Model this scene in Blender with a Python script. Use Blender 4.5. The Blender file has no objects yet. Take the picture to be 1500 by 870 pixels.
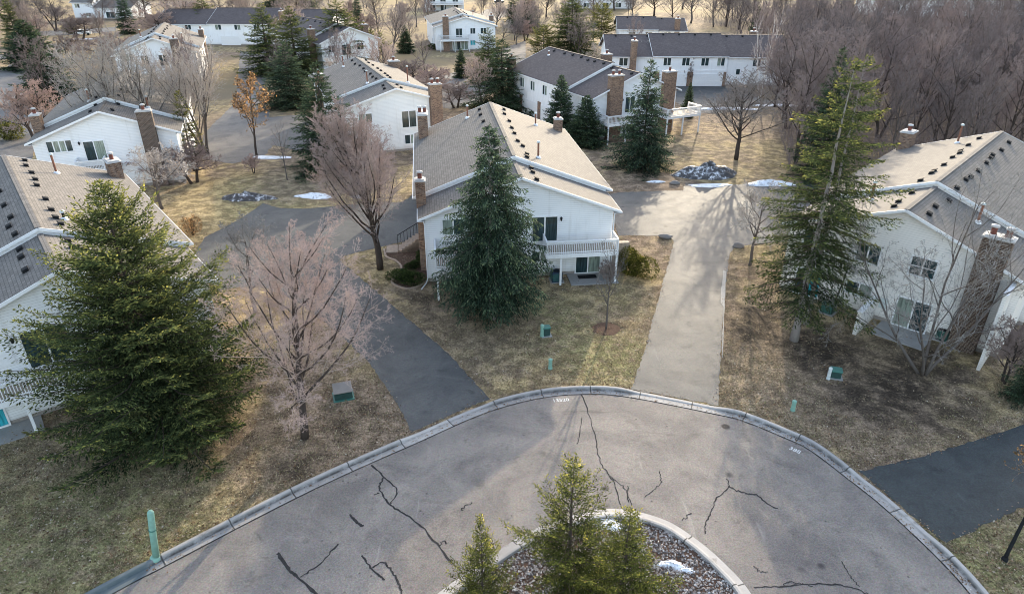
import bpy, bmesh, math, random
import numpy as np
from mathutils import Vector, Matrix
from mathutils.geometry import tessellate_polygon

scene = bpy.context.scene
COL = scene.collection
R = math.radians

# ------------------------------------------------------------------ camera
PITCH, CAM_H = R(27.5), 24.0
cp, sp_ = math.cos(PITCH), math.sin(PITCH)
cam_d = bpy.data.cameras.new('camera')
cam_d.sensor_width = 36.0
cam_d.lens = 24.0
cam_d.clip_end = 6000
cam_d.clip_start = 0.5
cam = bpy.data.objects.new('camera', cam_d)
cam.location = (0, 0, CAM_H)
cam.rotation_euler = (R(90) - PITCH, 0, 0)
COL.objects.link(cam)
scene.camera = cam


def ray(px, py):
    dx, dy = (px - 750) / 1000.0, (py - 435) / 1000.0
    return dx, cp - dy * sp_, -sp_ - dy * cp


def G(px, py, z=0.0):
    """ground position surveyed from the photograph"""
    vx, vy, vz = ray(px, py)
    t = (z - CAM_H) / vz
    return Vector((vx * t, vy * t, z))


def height_at(px, py, Y):
    vx, vy, vz = ray(px, py)
    return CAM_H + vz * Y / vy


# ------------------------------------------------------------------ light
SUN_AZ, SUN_EL = R(17.5), R(14.5)
w = bpy.data.worlds.new('World')
scene.world = w
w.use_nodes = True
nt = w.node_tree
bg = nt.nodes['Background']
sky = nt.nodes.new('ShaderNodeTexSky')
sky.sky_type = 'NISHITA'
sky.sun_disc = False
sky.sun_elevation = SUN_EL
sky.sun_rotation = SUN_AZ
sky.air_density = 1.0
sky.dust_density = 2.0
sky.ozone_density = 1.0
hs = nt.nodes.new('ShaderNodeHueSaturation')
hs.inputs['Saturation'].default_value = 0.80
nt.links.new(sky.outputs[0], hs.inputs['Color'])
nt.links.new(hs.outputs[0], bg.inputs[0])
bg.inputs[1].default_value = 0.68
sl = bpy.data.lights.new('sun', 'SUN')
sl.energy = 7.0
sl.angle = R(0.6)
sl.color = (1.0, 0.86, 0.64)
so = bpy.data.objects.new('sun', sl)
d = Vector((math.sin(SUN_AZ) * math.cos(SUN_EL), math.cos(SUN_AZ) * math.cos(SUN_EL), math.sin(SUN_EL)))
so.rotation_euler = (-d).to_track_quat('-Z', 'Y').to_euler()
so.location = d * 100
COL.objects.link(so)
scene.view_settings.view_transform = 'Standard'
scene.view_settings.look = 'None'
scene.view_settings.exposure = 0
scene.view_settings.gamma = 1
scene.cycles.filter_width = 0.95
scene.cycles.max_bounces = 6
scene.cycles.diffuse_bounces = 3
scene.cycles.glossy_bounces = 2
scene.cycles.transmission_bounces = 3
scene.cycles.caustics_reflective = False
scene.cycles.caustics_refractive = False


# ------------------------------------------------------------------ node helper
class Mat:
    def __init__(s, name, rough=0.85, spec=0.25):
        s.m = bpy.data.materials.new(name)
        s.m.use_nodes = True
        s.t = s.m.node_tree
        s.b = s.t.nodes['Principled BSDF']
        s.b.inputs['Roughness'].default_value = rough
        s.b.inputs['Specular IOR Level'].default_value = spec

    def n(s, typ, **kw):
        x = s.t.nodes.new('ShaderNode' + typ)
        for k, v in kw.items():
            setattr(x, k, v)
        return x

    def put(s, sock, v):
        if isinstance(v, bpy.types.NodeSocket):
            s.t.links.new(v, sock)
        elif v is not None:
            if hasattr(sock.default_value, '__len__') and not hasattr(v, '__len__'):
                v = (v, v, v, 1)[:len(sock.default_value)]
            if hasattr(v, '__len__') and len(v) == 3 and len(sock.default_value) == 4:
                v = (*v, 1)
            sock.default_value = v

    def pos(s):
        return s.n('NewGeometry').outputs['Position']

    def obj(s):
        return s.n('TexCoord').outputs['Object']

    def noise(s, vec, scale, detail=4, rough=0.55, dist=0.0):
        x = s.n('TexNoise')
        s.put(x.inputs['Vector'], vec)
        x.inputs['Scale'].default_value = scale
        x.inputs['Detail'].default_value = detail
        x.inputs['Roughness'].default_value = rough
        x.inputs['Distortion'].default_value = dist
        return x.outputs['Fac']

    def voro(s, vec, scale, out='Distance', feature='F1', rnd=1.0):
        x = s.n('TexVoronoi', feature=feature)
        s.put(x.inputs['Vector'], vec)
        x.inputs['Scale'].default_value = scale
        x.inputs['Randomness'].default_value = rnd
        return x.outputs[out]

    def math(s, op, a, b=None, c=None):
        x = s.n('Math', operation=op)
        for i, v in enumerate((a, b, c)):
            if v is not None:
                s.put(x.inputs[i], v)
        return x.outputs[0]

    def sep(s, vec):
        x = s.n('SeparateXYZ')
        s.put(x.inputs[0], vec)
        return x.outputs

    def comb(s, x_, y_, z_):
        x = s.n('CombineXYZ')
        for i, v in enumerate((x_, y_, z_)):
            s.put(x.inputs[i], v)
        return x.outputs[0]

    def scale(s, vec, v):
        x = s.n('VectorMath', operation='MULTIPLY')
        s.put(x.inputs[0], vec)
        x.inputs[1].default_value = v
        return x.outputs[0]

    def dist(s, vec, p):
        x = s.n('VectorMath', operation='DISTANCE')
        s.put(x.inputs[0], vec)
        x.inputs[1].default_value = p
        return x.outputs['Value']

    def step(s, v, lo, hi):
        x = s.n('MapRange', interpolation_type='SMOOTHSTEP')
        s.put(x.inputs[0], v)
        x.inputs[1].default_value, x.inputs[2].default_value = lo, hi
        return x.outputs[0]

    def mix(s, f, a, b, blend='MIX'):
        x = s.n('MixRGB', blend_type=blend)
        s.put(x.inputs[0], f)
        s.put(x.inputs[1], a)
        s.put(x.inputs[2], b)
        return x.outputs[0]

    def ramp(s, f, stops):
        x = s.n('ValToRGB')
        s.put(x.inputs[0], f)
        e = x.color_ramp.elements
        while len(e) < len(stops):
            e.new(0.5)
        for el, (p, c) in zip(e, stops):
            el.position = p
            el.color = (*c, 1) if len(c) == 3 else c
        return x.outputs[0]

    def island(s):
        return s.n('NewGeometry').outputs['Random Per Island']

    def attr(s, name):
        return s.n('Attribute', attribute_name=name).outputs['Fac']

    def objrand(s):
        return s.n('ObjectInfo').outputs['Random']

    def bump(s, h, strength=0.4, dist=0.02):
        x = s.n('Bump')
        x.inputs['Strength'].default_value = strength
        x.inputs['Distance'].default_value = dist
        s.put(x.inputs['Height'], h)
        s.t.links.new(x.outputs[0], s.b.inputs['Normal'])

    def color(s, c):
        s.put(s.b.inputs['Base Color'], c)
        return s

    def rough(s, c):
        s.put(s.b.inputs['Roughness'], c)

    def leafy(s, c, trans=0.3, tcol=None):
        """diffuse plus light passing through the leaf"""
        a = s.n('BsdfDiffuse')
        s.put(a.inputs[0], c)
        b = s.n('BsdfTranslucent')
        s.put(b.inputs[0], tcol if tcol is not None else c)
        m = s.n('MixShader')
        m.inputs[0].default_value = trans
        s.t.links.new(a.outputs[0], m.inputs[1])
        s.t.links.new(b.outputs[0], m.inputs[2])
        s.t.links.new(m.outputs[0], s.t.nodes['Material Output'].inputs[0])


def plain(name, c, rough=0.7, spec=0.3, var=0.12, scale=6.0):
    M = Mat(name, rough, spec)
    v = M.noise(M.obj(), scale, 4)
    k = M.ramp(v, [(0.3, [x * (1 - var) for x in c]), (0.7, [min(1, x * (1 + var)) for x in c])])
    M.color(k)
    return M.m


# ------------------------------------------------------------------ materials
def m_ground():
    M = Mat('turf', 0.95, 0.1)
    p = M.pos()
    big = M.noise(p, 0.055, 3, 0.5, 0.6)
    mid = M.noise(p, 0.45, 5, 0.65, 0.8)
    mid2 = M.noise(p, 1.6, 6, 0.72)
    fine = M.noise(p, 7.0, 5, 0.8)
    vf = M.noise(p, 26.0, 3, 0.75)
    fs = M.step(M.math('ADD', M.math('MULTIPLY', fine, 0.65), M.math('MULTIPLY', vf, 0.35)), 0.34, 0.68)
    tan = M.mix(fs, (0.145, 0.105, 0.052), (0.76, 0.585, 0.315))
    brown = M.mix(fs, (0.065, 0.047, 0.035), (0.52, 0.385, 0.275))
    green = M.mix(fs, (0.055, 0.062, 0.024), (0.50, 0.48, 0.20))
    soil = M.mix(M.math('MULTIPLY', fs, mid2), (0.022, 0.018, 0.014), (0.17, 0.13, 0.10))
    f1 = M.step(M.math('ADD', M.math('MULTIPLY', big, 0.55), M.math('MULTIPLY', mid, 0.5)), 0.44, 0.62)
    c = M.mix(f1, brown, tan)

    def blob(x, y, r0, r1, k=1.0, wob=2.2):
        dd = M.dist(p, (x, y, 0))
        dd = M.math('ADD', dd, M.math('MULTIPLY', M.math('SUBTRACT', mid, 0.5), wob * 2))
        return M.math('MULTIPLY', M.math('SUBTRACT', 1.0, M.step(dd, r0, r1)), k)

    def spread(fs):
        o = None
        for f in fs:
            o = f if o is None else M.math('MAXIMUM', o, f)
        return o
    # green lawn patches
    g = spread([blob(6.5, 37.5, 1.5, 5.5, 0.8), blob(-20, 20, 4, 11, 0.75, 4), blob(21.5, 19, 3, 7, 0.8),
                blob(1.5, 42, 2, 7, 0.7), blob(-30, 24, 3, 9, 0.6), blob(13, 36, 1, 5, 0.5), blob(9, 45, 1, 4, 0.35), blob(-26, 72, 2, 9, 0.7), blob(15, 28.5, 0, 3, 0.4), blob(-17.5, 66, 2, 8, 0.35), blob(22, 85, 4, 14, 0.2), blob(13.5, 31, 1, 5, 0.45),
                blob(-31, 96, 1, 5, 0.5), blob(-24, 66, 2, 8, 0.6), blob(-45, 150, 10, 30, 0.4)])
    g = M.math('MULTIPLY', g, M.step(mid2, 0.32, 0.6))
    c = M.mix(g, c, green)
    # thatch and leaf litter under the trees
    b = spread([blob(-9, 30.5, 3, 8, 1.0), blob(-2, 41, 2, 6, 0.75), blob(-5, 38, 2, 6, 0.6), blob(20, 36, 5, 11, 0.75), blob(16, 74, 3, 6, 0.9),
                blob(-3, 46, 2, 5, 0.8), blob(-22, 74, 4, 10, 0.6), blob(12.5, 46, 1, 4, 0.7), blob(58, 118, 26, 40, 1.0, 5), blob(95, 170, 60, 100, 1, 5),
                blob(-13, 103, 8, 20, 0.9, 5)])
    c = M.mix(b, c, brown)
    s = spread([blob(20.5, 38.5, 1.0, 4.5, 0.95), blob(23.5, 34.5, 1.0, 4.5, 0.9), blob(16.5, 41, 0.6, 3, 0.9), blob(26, 37, 1, 4, 0.8), blob(18.5, 31.8, 0, 2.2, 0.5), blob(21.5, 33, 1, 4, 0.85), blob(25, 31.5, 0.5, 3, 0.7), blob(18.2, 43.5, 0.5, 3, 0.9), blob(-11, 27, 0, 1.5, 0.7), blob(-8.4, 32.2, 0, 1.2, 0.6),
                blob(7.1, 41.6, 0.3, 1.2, 0.8, 0.6), blob(-6.5, 45.5, 0.3, 2, 0.7), blob(-9.2, 30.5, 0, 1.5, 0.6)])
    s = M.math('MULTIPLY', s, M.step(mid2, 0.30, 0.52))
    c = M.mix(s, c, soil)
    # scattered dark specks and pale straw
    spk = M.step(M.noise(p, 3.3, 5, 0.8), 0.62, 0.70)
    c = M.mix(M.math('MULTIPLY', spk, 0.6), c, (0.04, 0.03, 0.022))
    cl = M.step(M.noise(p, 0.9, 6, 0.75), 0.42, 0.62)
    c = M.mix(1, c, M.mix(cl, (0.55, 0.55, 0.55), (1.22, 1.22, 1.22)), 'MULTIPLY')
    c = M.mix(M.math('MULTIPLY', M.step(M.sep(p)[1], 80, 130), M.step(M.noise(p, 0.06, 4, 0.6), 0.40, 0.60)), c, (0.15, 0.12, 0.095))
    far = M.step(M.sep(p)[1], 90, 170)
    c = M.mix(M.math('MULTIPLY', far, M.step(M.noise(p, 0.03, 3), 0.42, 0.6)), c, (0.27, 0.205, 0.115))
    straw = M.step(vf, 0.60, 0.72)
    c = M.mix(M.math('MULTIPLY', straw, 0.45), c, (0.42, 0.35, 0.23))
    M.color(c)
    M.bump(M.math('ADD', fine, M.math('MULTIPLY', vf, 0.6)), 0.9, 0.08)
    return M.m


def m_asphalt(name, lo, hi, stain=0.5, rough=(0.42, 0.62), spec=0.5, streak=None, bumpd=0.006):
    M = Mat(name, 0.5, spec)
    p = M.pos()
    big = M.noise(p, 0.16, 5, 0.6, 0.7)
    mid = M.noise(p, 0.9, 6, 0.7, 0.4)
    fine = M.noise(p, 26, 3, 0.8)
    gr = M.voro(p, 34, 'Color')
    c = M.mix(M.math('ADD', M.math('MULTIPLY', big, 0.6), M.math('MULTIPLY', mid, 0.4)), lo, hi)
    c = M.mix(M.step(mid, 0.56, 0.8), c, [x * 0.72 for x in lo])
    c = M.mix(0.8, c, M.mix(1.0, c, M.mix(M.step(M.noise(p, 11, 5, 0.85), 0.3, 0.7), (0.62, 0.62, 0.63), (1.38, 1.37, 1.35)), 'MULTIPLY'))
    c = M.mix(0.5, c, M.mix(1.0, c, M.mix(fine, (0.35, 0.35, 0.35), (1.65, 1.65, 1.65)), 'MULTIPLY'))
    c = M.mix(0.25, c, M.mix(1.0, c, gr, 'MULTIPLY'))
    # oil spots
    v = M.voro(p, 0.55)
    spot = M.math('MULTIPLY', M.math('SUBTRACT', 1, M.step(v, 0.09, 0.17)), M.step(M.noise(p, 0.21, 2), 0.50, 0.62))
    c = M.mix(M.math('MULTIPLY', spot, stain), c, (0.035, 0.032, 0.034))
    dark = M.step(M.noise(M.scale(p, (0.35, 1.1, 1)), 0.8, 4, 0.6, 1.2), 0.6, 0.78)
    c = M.mix(M.math('MULTIPLY', dark, 0.55 * stain), c, [x * 0.5 for x in lo])
    blot = M.step(M.noise(p, 0.42, 6, 0.72, 0.9), 0.56, 0.70)
    c = M.mix(M.math('MULTIPLY', blot, 0.5 * stain), c, [x * 0.62 for x in lo])
    mac = M.noise(p, 0.33, 6, 0.62, 1.1)
    c = M.mix(1, c, M.mix(M.step(mac, 0.34, 0.66), (0.82, 0.825, 0.84), (1.14, 1.13, 1.11)), 'MULTIPLY')
    pat = M.step(M.noise(p, 1.9, 5, 0.7, 0.4), 0.58, 0.66)
    c = M.mix(M.math('MULTIPLY', pat, 0.35), c, [x * 0.55 for x in lo])
    dots = M.math('MULTIPLY', M.math('SUBTRACT', 1, M.step(M.voro(p, 1.7), 0.05, 0.12)), M.step(M.noise(p, 0.33, 2), 0.48, 0.6))
    c = M.mix(M.math('MULTIPLY', dots, 0.7 * stain), c, (0.04, 0.037, 0.038))
    pale = M.step(M.noise(M.scale(p, (1.3, 0.25, 1)), 1.1, 5, 0.7, 0.6), 0.60, 0.78)
    c = M.mix(M.math('MULTIPLY', pale, 0.4), c, [min(1, x * 1.5) for x in hi])
    if name == 'road_asphalt':
        # worn wheel tracks round the loop
        rr = M.dist(p, (4.0, 17.5, 0))
        bn = M.n('TexNoise', noise_dimensions='1D')
        M.put(bn.inputs['W'], M.math('ADD', rr, M.math('MULTIPLY', big, 5.0)))
        bn.inputs['Scale'].default_value = 0.5
        bn.inputs['Detail'].default_value = 5
        c = M.mix(1, c, M.mix(M.step(bn.outputs['Fac'], 0.35, 0.65), (0.93, 0.93, 0.935), (1.05, 1.05, 1.04)), 'MULTIPLY')
        inner = M.math('SUBTRACT', 1, M.step(M.math('ADD', M.dist(p, (11.5, 20.5, 0)), M.math('MULTIPLY', mid, 2.0)), 1.6, 5.4))
        c = M.mix(M.math('MULTIPLY', inner, 0.28), c, (0.07, 0.062, 0.068))
    M.color(c)
    M.rough(M.math('ADD', M.math('MULTIPLY', mid, rough[1] - rough[0]), rough[0]))
    M.bump(M.math('ADD', fine, M.math('MULTIPLY', mid, 0.5)), 0.8, bumpd)
    return M.m


def m_concrete(name, c0, dark=0.5, joints=True):
    M = Mat(name, 0.8, 0.3)
    p = M.pos()
    n1 = M.noise(p, 1.1, 5, 0.65)
    n2 = M.noise(p, 18, 4, 0.7)
    c = M.mix(n1, [x * 0.66 for x in c0], [x * 1.15 for x in c0])
    c = M.mix(0.35, c, M.mix(1, c, M.mix(n2, (0.5, 0.5, 0.5), (1.4, 1.4, 1.4)), 'MULTIPLY'))
    if joints:
        a = M.attr('along')
        fr = M.math('FRACT', M.math('DIVIDE', a, 3.05))
        j = M.math('SUBTRACT', 1, M.step(M.math('ABSOLUTE', M.math('SUBTRACT', fr, 0.5)), 0.005, 0.016))
        c = M.mix(M.math('MULTIPLY', j, 0.85), c, (0.03, 0.03, 0.03))
        # each slab weathers differently
        sl_ = M.n('TexWhiteNoise', noise_dimensions='1D')
        M.put(sl_.inputs['W'], M.math('FLOOR', M.math('ADD', M.math('DIVIDE', a, 3.05), 0.5)))
        c = M.mix(1, c, M.mix(sl_.outputs['Value'], (0.72, 0.72, 0.74), (1.12, 1.1, 1.08)), 'MULTIPLY')
    if joints:
        gm = M.attr('crease_dark')
        c = M.mix(M.math('MULTIPLY', gm, M.step(M.noise(p, 1.6, 5, 0.75), 0.25, 0.6)), c, (0.045, 0.04, 0.037))  # shading line and dirt of the curb's creases, put into the colour
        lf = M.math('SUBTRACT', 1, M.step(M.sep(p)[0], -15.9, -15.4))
        c = M.mix(M.math('MULTIPLY', lf, 0.75), c, (0.075, 0.105, 0.115))  # shade on the stretch left of the post, put in as dark teal
    g = M.step(M.noise(p, 0.7, 5, 0.7), 0.55, 0.7)
    c = M.mix(M.math('MULTIPLY', g, dark), c, (0.09, 0.075, 0.062))
    M.color(c)
    M.bump(n2, 0.5, 0.006)
    return M.m


def m_siding(name, c0):
    M = Mat(name, 0.55, 0.35)
    o = M.obj()
    x, y, z = M.sep(o)
    f = M.math('FRACT', M.math('DIVIDE', z, 0.16))
    line = M.math('SUBTRACT', 1, M.step(f, 0.03, 0.24))
    n1 = M.noise(o, 0.5, 4, 0.6)
    c = M.mix(n1, [v * 0.88 for v in c0], c0)
    c = M.mix(M.math('MULTIPLY', line, 0.42), c, [v * 0.36 for v in c0])
    n2 = M.noise(M.scale(o, (2.5, 2.5, 0.25)), 1.2, 4, 0.6)
    c = M.mix(M.math('MULTIPLY', M.step(n2, 0.5, 0.75), 0.22), c, (0.42, 0.39, 0.34))
    spl_ = M.math('MULTIPLY', M.math('SUBTRACT', 1, M.step(M.math('ADD', z, M.math('MULTIPLY', n1, 0.6)), 0.5, 1.1)), 0.35)
    c = M.mix(spl_, c, (0.30, 0.26, 0.21))
    M.color(c)
    M.bump(f, 0.6, 0.012)
    return M.m


def m_shingle(name, c0, c1):
    M = Mat(name, 0.88, 0.2)
    o = M.obj()
    x, y, z = M.sep(o)
    br = M.n('TexBrick')
    M.put(br.inputs['Vector'], M.comb(y, M.math('MULTIPLY', M.math('ABSOLUTE', x), 1.07), 0))
    br.inputs['Scale'].default_value = 1.0
    br.inputs['Brick Width'].default_value = 0.34
    br.inputs['Row Height'].default_value = 0.20
    br.inputs['Mortar Size'].default_value = 0.022
    br.inputs['Mortar Smooth'].default_value = 0.3
    br.inputs['Bias'].default_value = 0.0
    M.put(br.inputs['Color1'], c0)
    M.put(br.inputs['Color2'], c1)
    M.put(br.inputs['Mortar'], [v * 0.72 for v in c0])
    n1 = M.noise(o, 0.35, 5, 0.6, 0.5)
    n2 = M.noise(o, 14, 3, 0.7)
    c = M.mix(1, br.outputs[0], M.mix(n1, (0.80, 0.80, 0.82), (1.15, 1.13, 1.1)), 'MULTIPLY')
    c = M.mix(0.6, c, M.mix(1, c, M.mix(n2, (0.45, 0.45, 0.45), (1.55, 1.55, 1.55)), 'MULTIPLY'))
    n3 = M.noise(o, 2.2, 6, 0.75)
    c = M.mix(1, c, M.mix(n3, (0.72, 0.72, 0.74), (1.26, 1.25, 1.22)), 'MULTIPLY')
    st = M.step(M.noise(M.scale(o, (0.35, 3.0, 0.5)), 1.0, 4, 0.6), 0.58, 0.8)
    c = M.mix(M.math('MULTIPLY', st, 0.25), c, [v * 0.55 for v in c0])
    M.color(c)
    M.bump(br.outputs['Fac'], -0.5, 0.012)
    return M.m


def m_brick(name, c0, c1):
    M = Mat(name, 0.85, 0.2)
    o = M.obj()
    x, y, z = M.sep(o)
    br = M.n('TexBrick')
    M.put(br.inputs['Vector'], M.comb(M.math('ADD', x, y), z, 0))
    br.inputs['Scale'].default_value = 1.0
    br.inputs['Brick Width'].default_value = 0.24
    br.inputs['Row Height'].default_value = 0.09
    br.inputs['Mortar Size'].default_value = 0.009
    M.put(br.inputs['Color1'], c0)
    M.put(br.inputs['Color2'], c1)
    M.put(br.inputs['Mortar'], (0.30, 0.26, 0.22))
    n1 = M.noise(o, 3.0, 4, 0.6)
    c = M.mix(1, br.outputs[0], M.mix(n1, (0.6, 0.6, 0.62), (1.35, 1.3, 1.25)), 'MULTIPLY')
    M.color(c)
    return M.m


def m_glass(name, c):
    M = Mat(name, 0.06, 0.6)
    o = M.obj()
    n1 = M.noise(M.scale(o, (3.0, 3.0, 0.35)), 3.0, 3)
    M.color(M.ramp(n1, [(0.35, [x * 0.6 for x in c]), (0.65, [x * 1.5 for x in c])]))
    return M.m


def m_snow(name, dirt):
    M = Mat(name, 0.6, 0.3)
    p = M.pos()
    n1 = M.noise(p, 2.6, 7, 0.78, 0.5)
    n2 = M.noise(p, 0.9, 4, 0.6)
    f = M.step(M.math('ADD', M.math('MULTIPLY', n1, 0.7), M.math('MULTIPLY', n2, 0.3)), 0.62 - dirt * 0.3, 0.74 - dirt * 0.27)
    c = M.mix(f, (0.80, 0.81, 0.84), (0.06, 0.055, 0.055))
    c = M.mix(M.step(M.noise(p, 12, 3), 0.6, 0.7), c, (0.16, 0.15, 0.14))
    M.color(c)
    M.bump(n1, 0.8, 0.05)
    return M.m


def m_needles(name, inner, outer, tipc, trans=0.28, dead=0.0):
    M = Mat(name, 0.7, 0.2)
    t = M.attr('tip')
    r = M.island()
    p = M.pos()
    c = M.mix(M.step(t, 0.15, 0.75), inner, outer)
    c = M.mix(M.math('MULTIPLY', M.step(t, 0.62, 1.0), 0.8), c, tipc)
    cl = M.noise(p, 2.1, 4, 0.65)
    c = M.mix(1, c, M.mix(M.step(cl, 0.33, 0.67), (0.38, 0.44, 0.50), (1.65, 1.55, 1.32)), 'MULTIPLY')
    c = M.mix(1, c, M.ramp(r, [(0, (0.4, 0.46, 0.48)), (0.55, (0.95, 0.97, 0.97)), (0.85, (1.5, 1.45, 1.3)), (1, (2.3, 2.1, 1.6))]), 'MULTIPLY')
    if dead:
        c = M.mix(M.step(M.noise(p, 0.55, 3), 0.62, 0.72), c, M.mix(dead, c, (0.16, 0.10, 0.05)))
    c = M.mix(M.math('MULTIPLY', M.objrand(), 0.25), c, M.mix(0.6, c, (0.09, 0.085, 0.03)))
    M.leafy(c, trans)
    return M.m


def m_bark(name, c0, c1, scale=7.0, scars=None):
    M = Mat(name, 0.9, 0.15)
    o = M.obj()
    n1 = M.noise(M.scale(o, (1, 1, 0.25)), scale, 5, 0.7)
    c = M.mix(n1, c0, c1)
    if scars:
        x, y, z = M.sep(o)
        s = M.noise(M.scale(o, (0.7, 0.7, 4)), 2.5, 3, 0.6)
        c = M.mix(M.step(s, 0.6, 0.68), c, scars)
    M.color(c)
    M.bump(n1, 0.5, 0.02)
    return M.m


def m_twig(name, c0, c1, tipc=None):
    M = Mat(name, 0.85, 0.2)
    c = M.mix(M.noise(M.pos(), 1.3, 3), c0, c1)
    if tipc is not None:
        c = M.mix(M.attr('tip'), c, tipc)
    c = M.mix(1, c, M.mix(M.objrand(), (0.6, 0.62, 0.64), (1.3, 1.22, 1.16)), 'MULTIPLY')
    M.color(c)
    return M.m


def m_blade(name, stops, trans=0.3):
    M = Mat(name, 0.9, 0.1)
    c = M.ramp(M.island(), stops)
    M.leafy(c, trans)
    return M.m


MT = {}
MT['turf'] = m_ground()
MT['road'] = m_asphalt('road_asphalt', (0.165, 0.146, 0.136), (0.305, 0.272, 0.247), 1.0, (0.65, 0.85), 0.15)
MT['drive'] = m_asphalt('driveway_asphalt', (0.055, 0.057, 0.058), (0.150, 0.146, 0.142), 0.8, (0.6, 0.8), 0.2)
MT['drive_pale'] = m_asphalt('worn_driveway_asphalt', (0.088, 0.087, 0.087), (0.172, 0.168, 0.163), 0.8, (0.62, 0.82), 0.2)
MT['drive_dark'] = m_asphalt('sealed_asphalt', (0.018, 0.026, 0.029), (0.070, 0.080, 0.084), 0.6, (0.6, 0.8), 0.2)
MT['lane'] = m_asphalt('lane_asphalt', (0.13, 0.122, 0.118), (0.225, 0.212, 0.20), 0.6, (0.7, 0.85), 0.12)
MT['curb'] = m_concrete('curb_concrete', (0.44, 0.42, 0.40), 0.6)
MT['slab'] = m_concrete('concrete_slab', (0.33, 0.32, 0.305), 0.3, False)
MT['seal'] = plain('crack_sealant', (0.042, 0.040, 0.040), 0.95, 0.02, 0.3)
MT['paint'] = plain('white_paint', (0.55, 0.55, 0.54), 0.7, 0.3, 0.25, 20)
MT['wall_blue'] = m_siding('white_siding', (0.87, 0.87, 0.875))
MT['wall_warm'] = m_siding('cream_siding', (0.87, 0.825, 0.78))
MT['wall_grey'] = m_siding('pale_siding', (0.83, 0.83, 0.82))
MT['trim'] = plain('white_trim', (0.76, 0.76, 0.765), 0.5, 0.35, 0.06)
MT['cream'] = plain('cream_panel', (0.70, 0.62, 0.48), 0.6, 0.3, 0.06)
MT['rail'] = plain('painted_rail', (0.74, 0.74, 0.745), 0.55, 0.3, 0.08)
MT['deckwood'] = plain('deck_boards', (0.30, 0.25, 0.20), 0.75, 0.2, 0.25)
MT['garage'] = plain('garage_panel', (0.76, 0.75, 0.74), 0.5, 0.35, 0.05)
MT['shingle'] = m_shingle('tan_shingles', (0.130, 0.122, 0.115), (0.182, 0.170, 0.160))
MT['shingle_dark'] = m_shingle('grey_shingles', (0.085, 0.072, 0.074), (0.125, 0.107, 0.107))
MT['brick'] = m_brick('brown_brick', (0.085, 0.043, 0.03), (0.27, 0.165, 0.105))
MT['brick_dark'] = m_brick('dark_brown_brick', (0.04, 0.024, 0.019), (0.115, 0.074, 0.054))
MT['found'] = plain('foundation_block', (0.27, 0.24, 0.215), 0.9, 0.15, 0.2)
MT['glass'] = m_glass('window_glass', (0.020, 0.040, 0.045))
MT['curtain'] = m_glass('curtained_glass', (0.20, 0.24, 0.20))
MT['teal'] = m_glass('blue_film_glass', (0.03, 0.30, 0.36))
MT['black'] = plain('black_metal', (0.018, 0.019, 0.021), 0.8, 0.1, 0.3)
MT['pipe'] = plain('rusty_pipe', (0.22, 0.10, 0.065), 0.7, 0.3, 0.3, 14)
MT['cap'] = m_concrete('chimney_cap', (0.52, 0.50, 0.48), 0.15, False)
MT['flue'] = plain('clay_flue', (0.16, 0.06, 0.045), 0.8, 0.2, 0.3)
MT['util'] = plain('utility_green', (0.05, 0.16, 0.13), 0.5, 0.4, 0.15)
MT['util_dark'] = plain('transformer_green', (0.018, 0.05, 0.045), 0.55, 0.4, 0.2)
MT['util_pale'] = plain('pale_green_plastic', (0.19, 0.34, 0.275), 0.5, 0.4, 0.12)
MT['util_white'] = plain('weathered_white', (0.52, 0.56, 0.55), 0.6, 0.3, 0.15)
MT['blue_bin'] = plain('dark_blue_plastic', (0.015, 0.035, 0.07), 0.5, 0.4, 0.1)
MT['snow'] = m_snow('clean_snow', 0.4)
MT['snow_dirty'] = m_snow('dirty_snow', 0.86)
MT['rock'] = m_concrete('boulder_stone', (0.22, 0.20, 0.185), 0.3, False)
MT['soil'] = plain('bark_mulch', (0.10, 0.062, 0.045), 0.95, 0.1, 0.45, 12)
MT['edging'] = plain('stone_edging', (0.33, 0.25, 0.19), 0.85, 0.2, 0.25)
MT['bark'] = m_bark('grey_bark', (0.06, 0.05, 0.045), (0.17, 0.145, 0.13))
MT['bark_dark'] = m_bark('dark_bark', (0.028, 0.022, 0.02), (0.10, 0.078, 0.066))
MT['bark_pale'] = m_bark('pale_spruce_bark', (0.16, 0.14, 0.13), (0.34, 0.30, 0.28))
MT['bark_birch'] = m_bark('birch_bark', (0.50, 0.46, 0.43), (0.74, 0.70, 0.66), 7, (0.08, 0.07, 0.065))
MT['twig_pink'] = m_twig('pinkish_twigs', (0.185, 0.16, 0.14), (0.385, 0.335, 0.295), (0.385, 0.30, 0.28))
MT['twig_grey'] = m_twig('grey_twigs', (0.23, 0.21, 0.188), (0.46, 0.425, 0.38), (0.42, 0.38, 0.35))
MT['twig_brown'] = m_twig('brown_twigs', (0.115, 0.1, 0.09), (0.25, 0.22, 0.195), (0.28, 0.24, 0.22))
MT['twig_wood'] = m_twig('woodland_twigs', (0.095, 0.078, 0.073), (0.26, 0.218, 0.205), (0.26, 0.208, 0.20))
MT['twig_red'] = m_twig('reddish_twigs', (0.17, 0.13, 0.115), (0.32, 0.255, 0.225), (0.33, 0.25, 0.225))
MT['twig_birch'] = m_twig('birch_twigs', (0.44, 0.38, 0.35), (0.60, 0.54, 0.50), (0.36, 0.26, 0.25))
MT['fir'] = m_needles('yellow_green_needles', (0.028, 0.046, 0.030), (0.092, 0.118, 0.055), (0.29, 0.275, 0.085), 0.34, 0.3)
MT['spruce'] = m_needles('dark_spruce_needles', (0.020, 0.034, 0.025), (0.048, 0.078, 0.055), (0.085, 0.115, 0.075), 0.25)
MT['blue_spruce'] = m_needles('blue_spruce_needles', (0.018, 0.034, 0.027), (0.056, 0.088, 0.066), (0.14, 0.18, 0.125), 0.25)
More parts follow.
